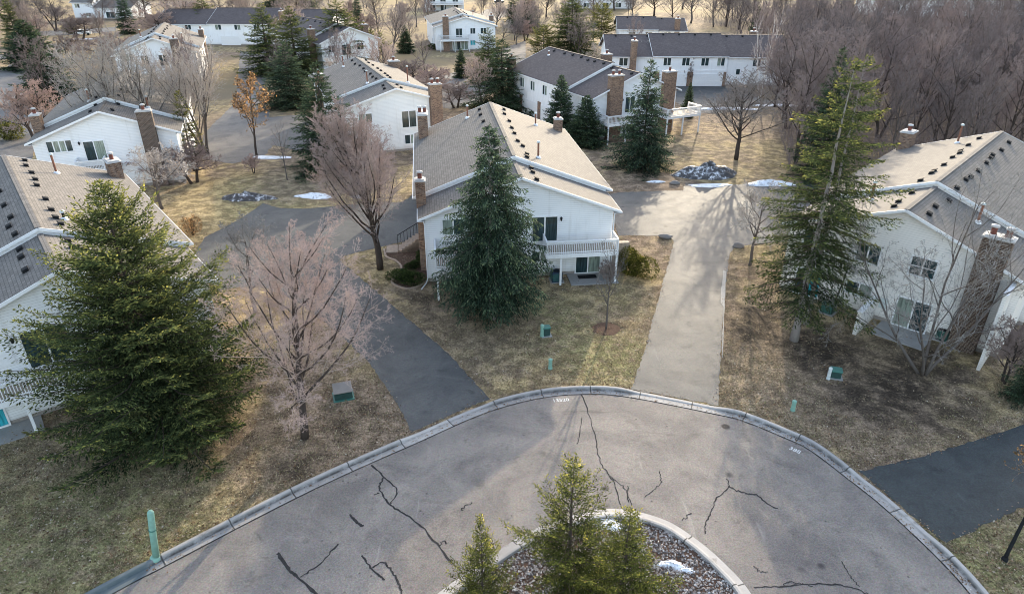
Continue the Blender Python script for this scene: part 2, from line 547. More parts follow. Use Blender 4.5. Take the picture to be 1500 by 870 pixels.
MT['green_spruce'] = m_needles('mid_green_needles', (0.028, 0.042, 0.022), (0.082, 0.105, 0.048), (0.21, 0.20, 0.07), 0.34, 0.2)
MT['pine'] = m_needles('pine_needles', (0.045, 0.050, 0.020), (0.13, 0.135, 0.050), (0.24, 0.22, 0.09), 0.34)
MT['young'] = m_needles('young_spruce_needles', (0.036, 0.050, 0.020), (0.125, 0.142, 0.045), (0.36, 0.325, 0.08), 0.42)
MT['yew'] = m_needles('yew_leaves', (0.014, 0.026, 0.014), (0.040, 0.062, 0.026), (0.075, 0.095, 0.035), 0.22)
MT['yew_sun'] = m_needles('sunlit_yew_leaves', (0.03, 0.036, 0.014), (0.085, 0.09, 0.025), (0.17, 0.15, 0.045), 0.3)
MT['orange'] = m_needles('russet_leaves', (0.18, 0.11, 0.065), (0.31, 0.19, 0.11), (0.40, 0.26, 0.15), 0.4)
MT['grass'] = m_blade('grass_blades', [(0, (0.10, 0.075, 0.048)), (0.3, (0.30, 0.235, 0.145)), (0.55, (0.48, 0.39, 0.25)), (0.70, (0.15, 0.15, 0.065)), (0.85, (0.27, 0.265, 0.12)), (1, (0.62, 0.53, 0.37))])
MT['leaf'] = m_blade('dead_leaves', [(0, (0.06, 0.04, 0.028)), (0.35, (0.17, 0.10, 0.06)), (0.7, (0.33, 0.22, 0.14)), (0.9, (0.45, 0.36, 0.27)), (1, (0.6, 0.53, 0.45))])
MT['stone'] = m_blade('river_stones', [(0, (0.09, 0.08, 0.075)), (0.3, (0.19, 0.17, 0.16)), (0.55, (0.33, 0.28, 0.25)), (0.8, (0.45, 0.40, 0.37)), (1, (0.60, 0.57, 0.55))], 0.0)


# ------------------------------------------------------------------ mesh helpers
class MB:
    def __init__(s):
        s.v, s.f = [], []

    def add(s, vs, fs):
        o = len(s.v)
        s.v.extend([tuple(v) for v in vs])
        s.f.extend([tuple(i + o for i in f) for f in fs])
        return s

    def box(s, a, b):
        (x0, y0, z0), (x1, y1, z1) = a, b
        x0, x1 = min(x0, x1), max(x0, x1)
        y0, y1 = min(y0, y1), max(y0, y1)
        z0, z1 = min(z0, z1), max(z0, z1)
        return s.add([(x0, y0, z0), (x1, y0, z0), (x1, y1, z0), (x0, y1, z0), (x0, y0, z1), (x1, y0, z1), (x1, y1, z1), (x0, y1, z1)],
                     [(0, 3, 2, 1), (4, 5, 6, 7), (0, 1, 5, 4), (1, 2, 6, 5), (2, 3, 7, 6), (3, 0, 4, 7)])

    def beam(s, p, q, wd, ht, up=(0, 0, 1)):
        p, q = Vector(p), Vector(q)
        d_ = (q - p).normalized()
        sd = d_.cross(Vector(up))
        if sd.length < 1e-4:
            sd = Vector((1, 0, 0))
        sd.normalize()
        u = sd.cross(d_).normalized()
        sd *= wd / 2
        u *= ht / 2
        vs = [p - sd - u, p + sd - u, p + sd + u, p - sd + u, q - sd - u, q + sd - u, q + sd + u, q - sd + u]
        return s.add(vs, [(0, 3, 2, 1), (4, 5, 6, 7), (0, 1, 5, 4), (1, 2, 6, 5), (2, 3, 7, 6), (3, 0, 4, 7)])

    def tube(s, pts, rad, n=8, caps=True):
        o = len(s.v)
        pts = [Vector(p) for p in pts]
        prev = None
        for i, p in enumerate(pts):
            t = (pts[min(i + 1, len(pts) - 1)] - pts[max(i - 1, 0)]).normalized()
            a = t.orthogonal().normalized() if prev is None else (prev - t * prev.dot(t)).normalized()
            prev = a
            b = t.cross(a)
            r = rad[i] if hasattr(rad, '__len__') else rad
            for k in range(n):
                an = 2 * math.pi * k / n
                s.v.append(tuple(p + a * (r * math.cos(an)) + b * (r * math.sin(an))))
        for i in range(len(pts) - 1):
            for k in range(n):
                k2 = (k + 1) % n
                s.f.append((o + i * n + k, o + i * n + k2, o + (i + 1) * n + k2, o + (i + 1) * n + k))
        if caps:
            s.f.append(tuple(o + k for k in reversed(range(n))))
            s.f.append(tuple(o + (len(pts) - 1) * n + k for k in range(n)))
        return s

    def prism(s, poly, y0, y1):
        """polygon in x,z extruded along y"""
        n = len(poly)
        vs = [(x, y0, z) for x, z in poly] + [(x, y1, z) for x, z in poly]
        fs = [(i, (i + 1) % n, n + (i + 1) % n, n + i) for i in range(n)]
        tri = tessellate_polygon([[Vector((x, z, 0)) for x, z in poly]])
        for t in tri:
            fs.append(tuple(t))
            fs.append(tuple(n + i for i in reversed(t)))
        return s.add(vs, fs)

    def mesh(s, name, mat=None, smooth=False):
        me = bpy.data.meshes.new(name)
        me.from_pydata(s.v, [], s.f)
        if mat:
            me.materials.append(mat)
        bm = bmesh.new()
        bm.from_mesh(me)
        bmesh.ops.recalc_face_normals(bm, faces=bm.faces)
        bm.to_mesh(me)
        bm.free()
        if smooth:
            me.polygons.foreach_set('use_smooth', [True] * len(me.polygons))
        me.update()
        return me

    def build(s, name, mat, parent=None, smooth=False):
        return link(name, s.mesh(name, mat, smooth), parent)


def link(name, me, parent=None):
    o = bpy.data.objects.new(name, me)
    COL.objects.link(o)
    if parent is not None:
        o.parent = parent
    return o


def thing(name, label, cat, loc=(0, 0, 0), rz=0.0, group=None):
    o = bpy.data.objects.new(name, None)
    o.empty_display_size = 0.3
    COL.objects.link(o)
    o.location = loc
    o.rotation_euler = (0, 0, rz)
    o['label'], o['category'] = label, cat
    if group:
        o['group'] = group
    return o


def tag(o, label, cat, group=None):
    o['label'], o['category'] = label, cat
    if group:
        o['group'] = group
    return o


def struct(o):
    o['kind'] = 'structure'
    return o


def np_mesh(name, verts, faces_n, mat, tip=None, smooth=False):
    """verts (N,3) laid out as consecutive faces of faces_n corners each"""
    me = bpy.data.meshes.new(name)
    nv = len(verts)
    nf = nv // faces_n
    me.vertices.add(nv)
    me.vertices.foreach_set('co', np.asarray(verts, dtype=np.float32).ravel())
    me.loops.add(nf * faces_n)
    me.loops.foreach_set('vertex_index', np.arange(nf * faces_n, dtype=np.int32))
    me.polygons.add(nf)
    me.polygons.foreach_set('loop_start', np.arange(0, nf * faces_n, faces_n, dtype=np.int32))
    me.polygons.foreach_set('loop_total', np.full(nf, faces_n, dtype=np.int32))
    if tip is not None:
        a = me.attributes.new('tip', 'FLOAT', 'POINT')
        a.data.foreach_set('value', np.asarray(tip, dtype=np.float32))
    me.materials.append(mat)
    me.update(calc_edges=True)
    me.validate()
    return me


# ------------------------------------------------------------------ the ground, road, drives
S = 3200.0
b = MB()
# one sheet; finer near the viewer only to keep precision
b.add([(-S, -S, 0), (S, -S, 0), (S, S, 0), (-S, S, 0)], [(0, 1, 2, 3)])
struct(b.build('ground', MT['turf']))


def catmull(P, n=8):
    out = []
    P = [Vector(p) for p in P]
    for i in range(len(P) - 1):
        p0, p1, p2, p3 = P[max(i - 1, 0)], P[i], P[i + 1], P[min(i + 2, len(P) - 1)]
        for k in range(n):
            t = k / n
            out.append(0.5 * ((2 * p1) + (p2 - p0) * t + (2 * p0 - 5 * p1 + 4 * p2 - p3) * t * t + (3 * p1 - p0 - 3 * p2 + p3) * t ** 3))
    out.append(P[-1])
    return out


def offset(path, dd):
    """shift a path to its right side (2D)"""
    out = []
    for i, p in enumerate(path):
        t = (path[min(i + 1, len(path) - 1)] - path[max(i - 1, 0)])
        t = Vector((t.x, t.y)).normalized()
        out.append(Vector((p.x + t.y * dd, p.y - t.x * dd, 0)))
    return out


def sheet(name, pts, z, mat, parent=None, kind=True):
    pts = [Vector((p[0], p[1], 0)) for p in pts]
    tri = tessellate_polygon([pts])
    me = MB().add([(p.x, p.y, z) for p in pts], [tuple(t) for t in tri]).mesh(name, mat)
    if me.polygons and me.polygons[0].normal.z < 0:
        me.flip_normals()
    o = link(name, me, parent)
    if kind and parent is None:
        struct(o)
    return o


curb_back = catmull([(-60, -22.5, 0), (-40, -3, 0), (-28, 9.2, 0), (-17.56, 19.43, 0), (-15.44, 21.4, 0), (-10.4, 25.9, 0), (-5.59, 29.55, 0), (-1.98, 32.2, 0), (1.23, 33.68, 0),
                     (4.14, 34.18, 0), (7.0, 33.9, 0), tuple(G(1060, 599)), tuple(G(1100, 610)), tuple(G(1150, 630)), tuple(G(1195, 651)), tuple(G(1250, 691)), tuple(G(1302, 731)), tuple(G(1365, 787)), tuple(G(1410, 831)), tuple(G(1445, 870)), (20.0, 15.5, 0), (18.6, 10.5, 0),
                     (15, 5.0, 0), (10, 1.8, 0), (3, 0.5, 0), (-5, -3, 0), (-20, -17, 0), (-42, -39, 0)], 8)
road_edge = offset(curb_back, 0.66)
road = sheet('road', road_edge, 0.006, MT['road'])


def in_drive(p):
    """curb is dropped where a drive meets the street"""
    for a, c in (((-5.7, 29.5), (-1.3, 32.5)), ((7.2, 33.9), (12.0, 31.9)), ((17.3, 26.6), (19.3, 22.3))):
        a, c = Vector(a), Vector(c)
        m = (a + c) / 2
        L = (c - a).length / 2
        dd = (Vector((p.x, p.y)) - m).length
        if dd < L + 0.6:
            return min(1.0, max(0.0, (L + 0.6 - dd) / 1.1))
    return 0.0


def curb(name, path, sign=1, drop=True, h=0.15):
    prof = [(-0.05, 0.0), (0.0, 0.95), (0.04, 1.03), (0.13, 1.05), (0.19, 0.95), (0.24, 0.2), (0.28, 0.05), (0.36, 0.02), (0.63, 0.0), (0.66, 0.0)]
    crease_k = [1.0, 0.75, 0.0, 0.0, 0.1, 0.85, 1.0, 0.35, 0.1, 0.9]  # how much painted crease shade and dirt each profile point takes
    vs, fs, al, gr_ = [], [], [], []
    L = 0
    n = len(prof)
    paths = [offset(path, sign * p[0]) for p in prof]
    for i in range(len(path)):
        if i:
            L += (path[i] - path[i - 1]).length
        k = in_drive(path[i]) if drop else 0
        hh = h * (1 - k) + 0.03 * k
        for j, (s_, z_) in enumerate(prof):
            q = paths[j][i]
            vs.append((q.x, q.y, 0.02 + hh * z_ if j else -0.05))
            al.append(L)
            gr_.append(crease_k[j] * (1 - 0.6 * k))
    # a shallow outer lip down to the asphalt
    for i in range(len(path) - 1):
        for j in range(n - 1):
            fs.append((i * n + j, i * n + j + 1, (i + 1) * n + j + 1, (i + 1) * n + j))
    me = bpy.data.meshes.new(name)
    me.from_pydata(vs, [], fs)
    a = me.attributes.new('along', 'FLOAT', 'POINT')
    a.data.foreach_set('value', al)
    a = me.attributes.new('crease_dark', 'FLOAT', 'POINT')
    a.data.foreach_set('value', gr_)
    me.materials.append(MT['curb'])
    me.update()
    if sum(p.normal.z for p in me.polygons) < 0:
        me.flip_normals()
    return struct(link(name, me))


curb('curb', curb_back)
# dark seam between the gutter pan and the asphalt
def ribbon(mb, pts, wd, z, rnd=None):
    pts = [Vector((p[0], p[1], 0)) for p in pts]
    L = offset(pts, -wd / 2)
    Rr = offset(pts, wd / 2)
    vs, fs = [], []
    for i in range(len(pts)):
        k = 1.0 if rnd is None else rnd.uniform(0.55, 1.35)
        a_ = pts[i] + (L[i] - pts[i]) * k
        b_ = pts[i] + (Rr[i] - pts[i]) * k
        vs += [(a_.x, a_.y, z), (b_.x, b_.y, z)]
    for i in range(len(pts) - 1):
        fs.append((2 * i, 2 * i + 1, 2 * i + 3, 2 * i + 2))
    mb.add(vs, fs)


rnd = random.Random(5)
sm = MB()
ribbon(sm, offset(curb_back, 0.69), 0.055, 0.0105, rnd)


def crack(px, wd=0.07, jit=0.09):
    P = catmull([G(*p) for p in px], 7)
    P = [p + Vector((rnd.gauss(0, jit * 0.5), rnd.gauss(0, jit * 0.5), 0)) for p in P]
    ribbon(sm, P, max(0.045, wd * 1.1), 0.0125 + rnd.random() * 0.004, rnd)


crack([(544, 681), (561, 699), (556, 715), (572, 740), (600, 757), (630, 785), (663, 826)], 0.075, 0.05)
crack([(561, 699), (581, 717), (573, 738)], 0.06, 0.05)
crack([(548, 725), (556, 722)], 0.05)
crack([(407, 810), (425, 835), (440, 848), (468, 875)], 0.12, 0.05)
crack([(439, 846), (468, 826), (495, 797)], 0.07, 0.05)
crack([(513, 753), (522, 764), (531, 771)], 0.11, 0.04)
crack([(530, 813), (545, 834), (563, 849)], 0.07, 0.05)
crack([(545, 832), (560, 824), (575, 838), (586, 860), (590, 875)], 0.07, 0.05)
crack([(852, 578), (870, 630), (878, 670), (890, 693), (900, 708), (908, 738)], 0.045, 0.06)
crack([(852, 612), (848, 640), (846, 650)], 0.03, 0.05)
crack([(893, 697), (915, 715), (924, 738)], 0.035, 0.06)
crack([(919, 712), (921, 736)], 0.05, 0.05)
crack([(966, 690), (968, 705), (960, 716), (944, 728)], 0.035, 0.06)
crack([(1064, 700), (1067, 713), (1050, 730), (1044, 745), (1034, 765), (1032, 782)], 0.05, 0.06)
crack([(1067, 713), (1090, 722), (1108, 725), (1125, 738), (1140, 745)], 0.07, 0.07)
crack([(1000, 762), (1013, 751)], 0.04)
crack([(1103, 860), (1140, 858), (1180, 856), (1225, 856), (1250, 860), (1275, 872)], 0.06, 0.07)
crack([(1146, 860), (1155, 852), (1175, 856), (1190, 858)], 0.04, 0.07)
crack([(1232, 822), (1243, 840), (1257, 858)], 0.04, 0.05)
crack([(676, 748), (682, 741), (690, 738)], 0.04)
crack([(643, 798), (650, 793), (655, 795)], 0.05)
crack([(1106, 828), (1112, 836), (1125, 838)], 0.03)
cs = sm.build('crack_sealant', MT['seal'], road)

# painted kerb numbers
def painted(txt, px, rz, size):
    cu = bpy.data.curves.new('painted_number', 'FONT')
    cu.body = txt
    cu.size = size
    cu.align_x = 'CENTER'
    cu.offset = 0.004
    tmp = bpy.data.objects.new('tmp', cu)
    COL.objects.link(tmp)
    bpy.context.view_layer.update()
    me = bpy.data.meshes.new_from_object(tmp.evaluated_get(bpy.context.evaluated_depsgraph_get()))
    bpy.data.objects.remove(tmp)
    me.name = 'painted_number'
    me.materials.clear()
    me.materials.append(MT['paint'])
    o = link('painted_number', me, road)
    p = G(*px)
    o.location = (p.x, p.y, 0.012)
    o.rotation_euler = (0, 0, rz)


painted('13520', (822, 588), R(7), 0.40)
painted('388', (1163, 661), R(-42), 0.40)

GP = lambda L: [G(*p) for p in L]
left_px = [(600, 634), (717, 584), (690, 555), (660, 522), (610, 477), (555, 430), (515, 396), (498, 381), (503, 375), (520, 371), (600, 352), (625, 340), (606, 285), (590, 296), (520, 299),
           (450, 306), (410, 305), (385, 298), (350, 322), (300, 348), (285, 370), (320, 425), (380, 418), (440, 445), (500, 492), (540, 530), (562, 562), (588, 600), (598, 625)]
right_px = [(922, 570), (1052, 594), (1053, 560), (1056, 510), (1061, 440), (1068, 375), (1076, 362), (1110, 357), (1180, 352), (1262, 332), (1262, 282), (1180, 268), (1100, 268), (1070, 272),
            (1005, 268), (1000, 279), (905, 282), (893, 285), (905, 345), (975, 346), (987, 352), (983, 372), (968, 425), (948, 500), (932, 550)]
low_px = [(1257, 690), (1312, 735), (1384, 796), (1420, 780), (1500, 742), (1600, 700), (1600, 585), (1500, 622), (1440, 642), (1330, 674)]
DRV = [('driveway', left_px, 'drive'), ('driveway', right_px, 'drive_pale'), ('driveway', low_px, 'drive_dark'),
       ('street', [(-160, 330), (-60, 150), (0, 104), (35, 84), (80, 84), (80, 120), (60, 190), (20, 330)], 'lane'),
       ('street', [(-60, 92), (-60, 80), (90, 79), (90, 84), (0, 88)], 'lane'),
       ('lane', [(290, 232), (300, 195), (345, 150), (352, 76), (400, 76), (386, 130), (396, 172), (440, 168), (480, 185), (480, 216), (440, 222), (400, 213), (384, 232), (340, 240)], 'lane'),
       ('lane', [(590, 148), (600, 112), (650, 110), (692, 100), (722, 76), (770, 60), (770, 88), (730, 108), (705, 150), (660, 160)], 'lane'),
       ('lane', [(945, 124), (1085, 128), (1120, 146), (1180, 150), (1180, 158), (1100, 156), (1060, 166), (1015, 166), (990, 150), (960, 135)], 'drive'),
       ('lane', [(690, 30), (712, 14), (760, 12), (760, 20), (735, 26), (720, 34)], 'lane'),
       ('lane', [(20, 48), (110, 44), (170, 40), (170, 46), (110, 52), (20, 54)], 'lane'),
       ('lane', [(770, 158), (805, 168), (790, 190), (740, 178)], 'drive')]
def ragged(P, amp, stepm):
    out = []
    for i in range(len(P)):
        a_, b_ = P[i], P[(i + 1) % len(P)]
        n_ = max(1, int((b_ - a_).length / stepm))
        for k in range(n_):
            q_ = a_.lerp(b_, k / n_)
            out.append(q_ + Vector((rnd.uniform(-amp, amp), rnd.uniform(-amp, amp), 0)))
    return out


for i, (nm, px, mk) in enumerate(DRV):
    sheet(nm, ragged(GP(px), 0.07 if i < 3 else 0.15, 0.35 if i < 3 else 1.2), 0.010 + 0.004 * (i % 4), MT[mk])

# leftover ice along the edge of the right drive
def blob_sheet(name, px, z, mat):
    return sheet(name, GP(px), z, mat)


# ------------------------------------------------------------------ island bed
isl = catmull([(-9, 12, 0), (-5.2, 17.0, 0), (-3.11, 19.43, 0), (0.31, 22.45, 0), (2.6, 23.7, 0), (4.89, 24.23, 0), (7.0, 23.6, 0), (8.3, 22.4, 0), (9.3, 20.9, 0), (9.95, 19.3, 0), (10.2, 16.5, 0), (9.2, 12.5, 0), (6, 9.6, 0),
               (0, 8.5, 0), (-6, 9.3, 0), (-9, 12, 0)], 8)
isl_in = offset(isl, 0.62)
sheet('gravel_bed', isl_in[:-1], 0.05, MT['soil'])


def island_curb():
    prof = [(0.0, 0.0), (0.34, 0.02), (0.40, 0.15), (0.50, 0.17), (0.60, 0.16), (0.64, 0.0)]
    paths = [offset(isl, p[0]) for p in prof]
    vs, fs, al = [], [], []
    L = 0
    n = len(prof)
    for i in range(len(isl)):
        if i:
            L += (isl[i] - isl[i - 1]).length
        for j, (s_, z_) in enumerate(prof):
            q = paths[j][i]
            vs.append((q.x, q.y, 0.02 + z_))
            al.append(L)
    for i in range(len(isl) - 1):
        for j in range(n - 1):
            fs.append((i * n + j, i * n + j + 1, (i + 1) * n + j + 1, (i + 1) * n + j))
    me = bpy.data.meshes.new('island_curb')
    me.from_pydata(vs, [], fs)
    a = me.attributes.new('along', 'FLOAT', 'POINT')
    a.data.foreach_set('value', al)
    me.materials.append(MT['curb'])
    me.update()
    if sum(p.normal.z for p in me.polygons) < 0:
        me.flip_normals()
    struct(link('curb', me))


island_curb()


def pip(x, y, poly):
    """vectorised point in polygon"""
    inside = np.zeros(len(x), bool)
    n = len(poly)
    j = n - 1
    for i in range(n):
        xi, yi, xj, yj = poly[i][0], poly[i][1], poly[j][0], poly[j][1]
        c = ((yi > y) != (yj > y)) & (x < (xj - xi) * (y - yi) / (yj - yi + 1e-12) + xi)
        inside ^= c
        j = i
    return inside


rs = np.random.RandomState(3)
# gravel stones
n = 26000
gx, gy = rs.uniform(-10, 11, n), rs.uniform(15.5, 24.5, n)
keep = pip(gx, gy, isl_in)
gx, gy = gx[keep], gy[keep]
octv = np.array([(1, 0, 0), (0, 1, 0), (-1, 0, 0), (0, -1, 0), (0, 0, 1), (0, 0, -1)], float)
octf = np.array([(0, 1, 4), (1, 2, 4), (2, 3, 4), (3, 0, 4)])
nn = len(gx)
ang = rs.uniform(0, 6.28, nn)
sx, sy, sz = rs.uniform(0.035, 0.09, nn), rs.uniform(0.03, 0.07, nn), rs.uniform(0.03, 0.07, nn)
vv = octv[None] + rs.normal(0, 0.16, (nn, 6, 3))
vv = vv * np.stack([sx, sy, sz], 1)[:, None]
ca, sa = np.cos(ang)[:, None], np.sin(ang)[:, None]
X = vv[..., 0] * ca - vv[..., 1] * sa + gx[:, None]
Y = vv[..., 0] * sa + vv[..., 1] * ca + gy[:, None]
Z = vv[..., 2] + 0.06
vv = np.stack([X, Y, Z], -1)
me = bpy.data.meshes.new('gravel')
me.from_pydata(vv.reshape(-1, 3).tolist(), [], (octf[None] + (np.arange(nn) * 6)[:, None, None]).reshape(-1, 3).tolist())
me.materials.append(MT['stone'])
gv = link('gravel', me)
gv['kind'] = 'stuff'


# ------------------------------------------------------------------ townhouses
class House:
    def __init__(s, label, peak_px, az, pz=8.45, hw=7.85, slope=0.38, secs=((0, 4.4, 0, 0), (4.4, 25, 0.4, 0.35)), wall='wall_blue', roof='shingle', hwr=None, at=None, vents=True):
        s.pz, s.hw, s.sl, s.secs = pz, hw, slope, secs
        s.hwr = hwr or hw
        p = Vector(at) if at else G(*peak_px, pz)
        s.o = thing('townhouse', label, 'townhouse', (p.x, p.y, 0), -R(az))
        s.wall, s.roof = wall, roof
        s.L = secs[-1][1]
        s.IN = 0.5
        s.shell()

    def rz(s, x, up=0.0):
        return s.pz + up - s.sl * abs(x)

    def shell(s):
        wl, rf, fa, fo = MB(), MB(), MB(), MB()
        for i, (y0, y1, up, ex) in enumerate(s.secs):
            l, r = s.hw + ex, s.hwr + ex
            zl, zr, zp = s.rz(l, up), s.rz(r, up), s.pz + up
            th = 0.14
            first, last = i == 0, i == len(s.secs) - 1
            rf.prism([(-l, zl), (0, zp), (r, zr), (r, zr - th), (0, zp - th), (-l, zl - th)], y0, y1)
            # walls, tucked under the roof slab
            ya = y0 + s.IN if first else y0 + 0.06
            yb = y1 - s.IN if last else y1 - 0.0 - 0.03 * i
            L_, R_ = -(l - s.IN), r - s.IN
            z0 = 0.28
            wl.prism([(L_, z0), (R_, z0), (R_, s.rz(R_, up) - th - 0.01), (0, zp - th - 0.01), (L_, s.rz(L_, up) - th - 0.01)], ya, yb)
            fo.box((L_ + 0.03, ya + 0.03, -0.1), (R_ - 0.03, yb - 0.03, 0.279))
            # rake boards at the front and back of each section
            for (yy, sg) in ((y0, -1),) + (((y1, 1),) if last else ()):
                yc = yy + sg * 0.022
                for (xe, ze) in ((-l, zl), (r, zr)):
                    dx = xe
                    a = Vector((0, yc, zp - 0.085))
                    c = Vector((xe, yc, ze - 0.085))
                    fa.beam(a, c, 0.035, 0.19)
            # eave fascia and gutter
            for (xe, ze, sg) in ((-l, zl, -1), (r, zr, 1)):
                fa.box((xe, y0 - 0.02, ze - 0.19), (xe + sg * 0.075, y1 + 0.02, ze - 0.075))
                # soffit
                fa.box((xe + sg * 0.0, y0 + 0.03, ze - 0.205), (xe - sg * (s.IN - 0.01), y1 - 0.03, ze - 0.175))
            # ridge cap
            rf.beam((0, y0 + 0.01, zp + 0.015), (0, y1 - 0.01, zp + 0.015), 0.3, 0.03)
        wl.build('wall', MT[s.wall], s.o)
        rf.build('roof', MT[s.roof], s.o)
        fa.build('fascia', MT['trim'], s.o)
        fo.build('foundation', MT['found'], s.o)

    def sec(s, y):
        for q in s.secs:
            if q[0] - 0.01 <= y <= q[1] + 0.01:
                return q
        return s.secs[-1]

    def P(s, face, u, z, out=0.0):
        """a point on a wall: face F (u = x), L or R (u = y), B"""
        if face == 'F':
            return Vector((u, s.IN - out, z))
        if face == 'B':
            return Vector((u, s.L - s.IN + out, z))
        ex = s.sec(u)[3]
        if face == 'L':
            return Vector((-(s.hw + ex - s.IN) - out, u, z))
        return Vector((s.hwr + ex - s.IN + out, u, z))

    def bar(s, mb, face, u0, u1, z0, z1, o0, o1):
        mb.box(s.P(face, u0, z0, o0), s.P(face, u1, z1, o1))

    def window(s, face, u0, u1, z0, z1, n=2, glass='glass', rows=1, name='window', mats=None):
        fr = MB()
        t = 0.09
        s.bar(fr, face, u0 - t, u1 + t, z0 - t - 0.02, z0, 0.0, 0.075)
        s.bar(fr, face, u0 - t, u1 + t, z1, z1 + t, 0.0, 0.06)
        s.bar(fr, face, u0 - t, u0, z0, z1, 0.0, 0.06)
        s.bar(fr, face, u1, u1 + t, z0, z1, 0.0, 0.06)
        for k in range(1, n):
            uc = u0 + (u1 - u0) * k / n
            s.bar(fr, face, uc - 0.05, uc + 0.05, z0, z1, 0.0, 0.05)
        for k in range(1, rows):
            zc = z0 + (z1 - z0) * k / rows
            s.bar(fr, face, u0, u1, zc - 0.025, zc + 0.025, 0.0, 0.045)
        f = fr.build(name, MT['trim'], s.o)
        for k in range(n):
            a = u0 + (u1 - u0) * k / n + 0.01
            c = u0 + (u1 - u0) * (k + 1) / n - 0.01
            p = MB()
            s.bar(p, face, a, c, z0 + 0.005, z1 - 0.005, 0.004, 0.022 + 0.003 * k)
            g = mats[k] if mats else glass
            if not mats and glass == 'glass' and (int(u0 * 7 + z0 * 3) + k) % 3 == 0:
                g = 'curtain'
            p.build('pane', MT[g], f)
        return f

    def slider(s, face, u0, u1, z0, z1=None, mats=('glass', 'glass')):
        return s.window(face, u0, u1, z0, z1 or z0 + 2.0, 2, name='sliding_door', mats=mats)

    def garage(s, u0, u1, face='R', z1=2.15):
        d_ = MB()
        for k in range(4):
            a = 0.04 + (z1 - 0.04) * k / 4
            c = 0.04 + (z1 - 0.04) * (k + 1) / 4 - 0.02
            s.bar(d_, face, u0, u1, a, c, 0.0, 0.05)
        g = d_.build('garage_door', MT['garage'], s.o)
        f = MB()
        s.bar(f, face, u0 - 0.12, u0, 0.02, z1 + 0.12, 0.0, 0.07)
        s.bar(f, face, u1, u1 + 0.12, 0.02, z1 + 0.12, 0.0, 0.07)
        s.bar(f, face, u0, u1, z1, z1 + 0.12, 0.0, 0.07)
        f.build('door_frame', MT['trim'], g)

    def door(s, face, u0, z0=0.3, w_=0.95, mat='trim'):
        d_ = MB()
        s.bar(d_, face, u0 - 0.1, u0 + w_ + 0.1, z0, z0 + 2.15, 0.0, 0.05)
        g = d_.build('door', MT[mat], s.o)
        p = MB()
        s.bar(p, face, u0 + 0.14, u0 + w_ - 0.14, z0 + 0.9, z0 + 1.85, 0.05, 0.065)
        p.build('pane', MT['glass'], g)

    def lamp(s, face, u, z):
        m = MB()
        q = s.P(face, u, z, 0.12)
        m.tube([q + Vector((0, 0, -0.16)), q + Vector((0, 0, -0.1)), q + Vector((0, 0, 0.1)), q + Vector((0, 0, 0.2))], [0.03, 0.07, 0.1, 0.02], 8)
        s.bar(m, face, u - 0.05, u + 0.05, z - 0.08, z + 0.08, 0.0, 0.05)
        m.build('wall_lamp', MT['black'], s.o)

    def pier(s, face, u0, u1, z1):
        m = MB()
        s.bar(m, face, u0, u1, 0.0, z1, 0.0, 0.09)
        m.build('brick_pier', MT['brick'], s.o)

    def band(s, face, u0, u1, z0, z1, mat='cream'):
        m = MB()
        s.bar(m, face, u0, u1, z0, z1, 0.0, 0.045)
        m.build('wall_panel', MT[mat], s.o)

    def chimney(s, x, y, w_, d_, z0, z1, flues=1, mat='brick'):
        m = MB().box((x - w_ / 2, y - d_ / 2, z0), (x + w_ / 2, y + d_ / 2, z1))
        c = m.build('chimney', MT[mat], s.o)
        k = MB().box((x - w_ / 2 - 0.07, y - d_ / 2 - 0.07, z1), (x + w_ / 2 + 0.07, y + d_ / 2 + 0.07, z1 + 0.09))
        k.box((x - w_ / 2 + 0.05, y - d_ / 2 + 0.05, z1 + 0.10), (x + w_ / 2 - 0.05, y + d_ / 2 - 0.05, z1 + 0.17))
        k.build('cap', MT['cap'], c)
        for i in range(flues):
            fx = x + (0 if flues == 1 else (i - (flues - 1) / 2) * w_ * 0.5)
            q = Vector((fx, y, z1 + 0.17))
            f = MB().tube([q, q + Vector((0, 0, 0.42))], [0.17, 0.16], 10)
            fl = f.build('flue', MT['flue'], c)
            t = MB().tube([q + Vector((0, 0, 0.46)), q + Vector((0, 0, 0.56)), q + Vector((0, 0, 0.62))], [0.25, 0.24, 0.06], 10)
            for aa in range(4):
                an = aa * math.pi / 2 + 0.4
                e = Vector((0.15 * math.cos(an), 0.15 * math.sin(an), 0))
                t.tube([q + e + Vector((0, 0, 0.40)), q + e + Vector((0, 0, 0.47))], 0.015, 4)
            t.build('rain_cap', MT['cap'], fl)

    def vent(s, x, y):
        """low black roof vent lying on the slope"""
        z = s.rz(x, s.sec(y)[2])
        sg = 1 if x > 0 else -1
        m = MB()
        a = s.sl * sg
        def q(dx, dy, dz):
            dx, dy, dz = dx * 0.85, dy * 0.85, dz * 0.8
            return (x + dx, y + dy, z - a * dx + dz)
        vs = [q(-.2, -.2, 0.0), q(.2, -.2, 0.0), q(.2, .2, 0.0), q(-.2, .2, 0.0), q(-.13, -.16, .2), q(.13, -.16, .2), q(.13, .16, .2), q(-.13, .16, .2)]
        m.add(vs, [(0, 1, 5, 4), (1, 2, 6, 5), (2, 3, 7, 6), (3, 0, 4, 7)])
        top = [q(-.22, -.25, .19), q(.22, -.25, .19), q(.22, .25, .19), q(-.22, .25, .19), q(-.17, -.2, .25), q(.17, -.2, .25), q(.17, .2, .25), q(-.17, .2, .25)]
        m.add(top, [(0, 3, 2, 1), (4, 5, 6, 7), (0, 1, 5, 4), (1, 2, 6, 5), (2, 3, 7, 6), (3, 0, 4, 7)])
        m.build('roof_vent', MT['black'], s.o)

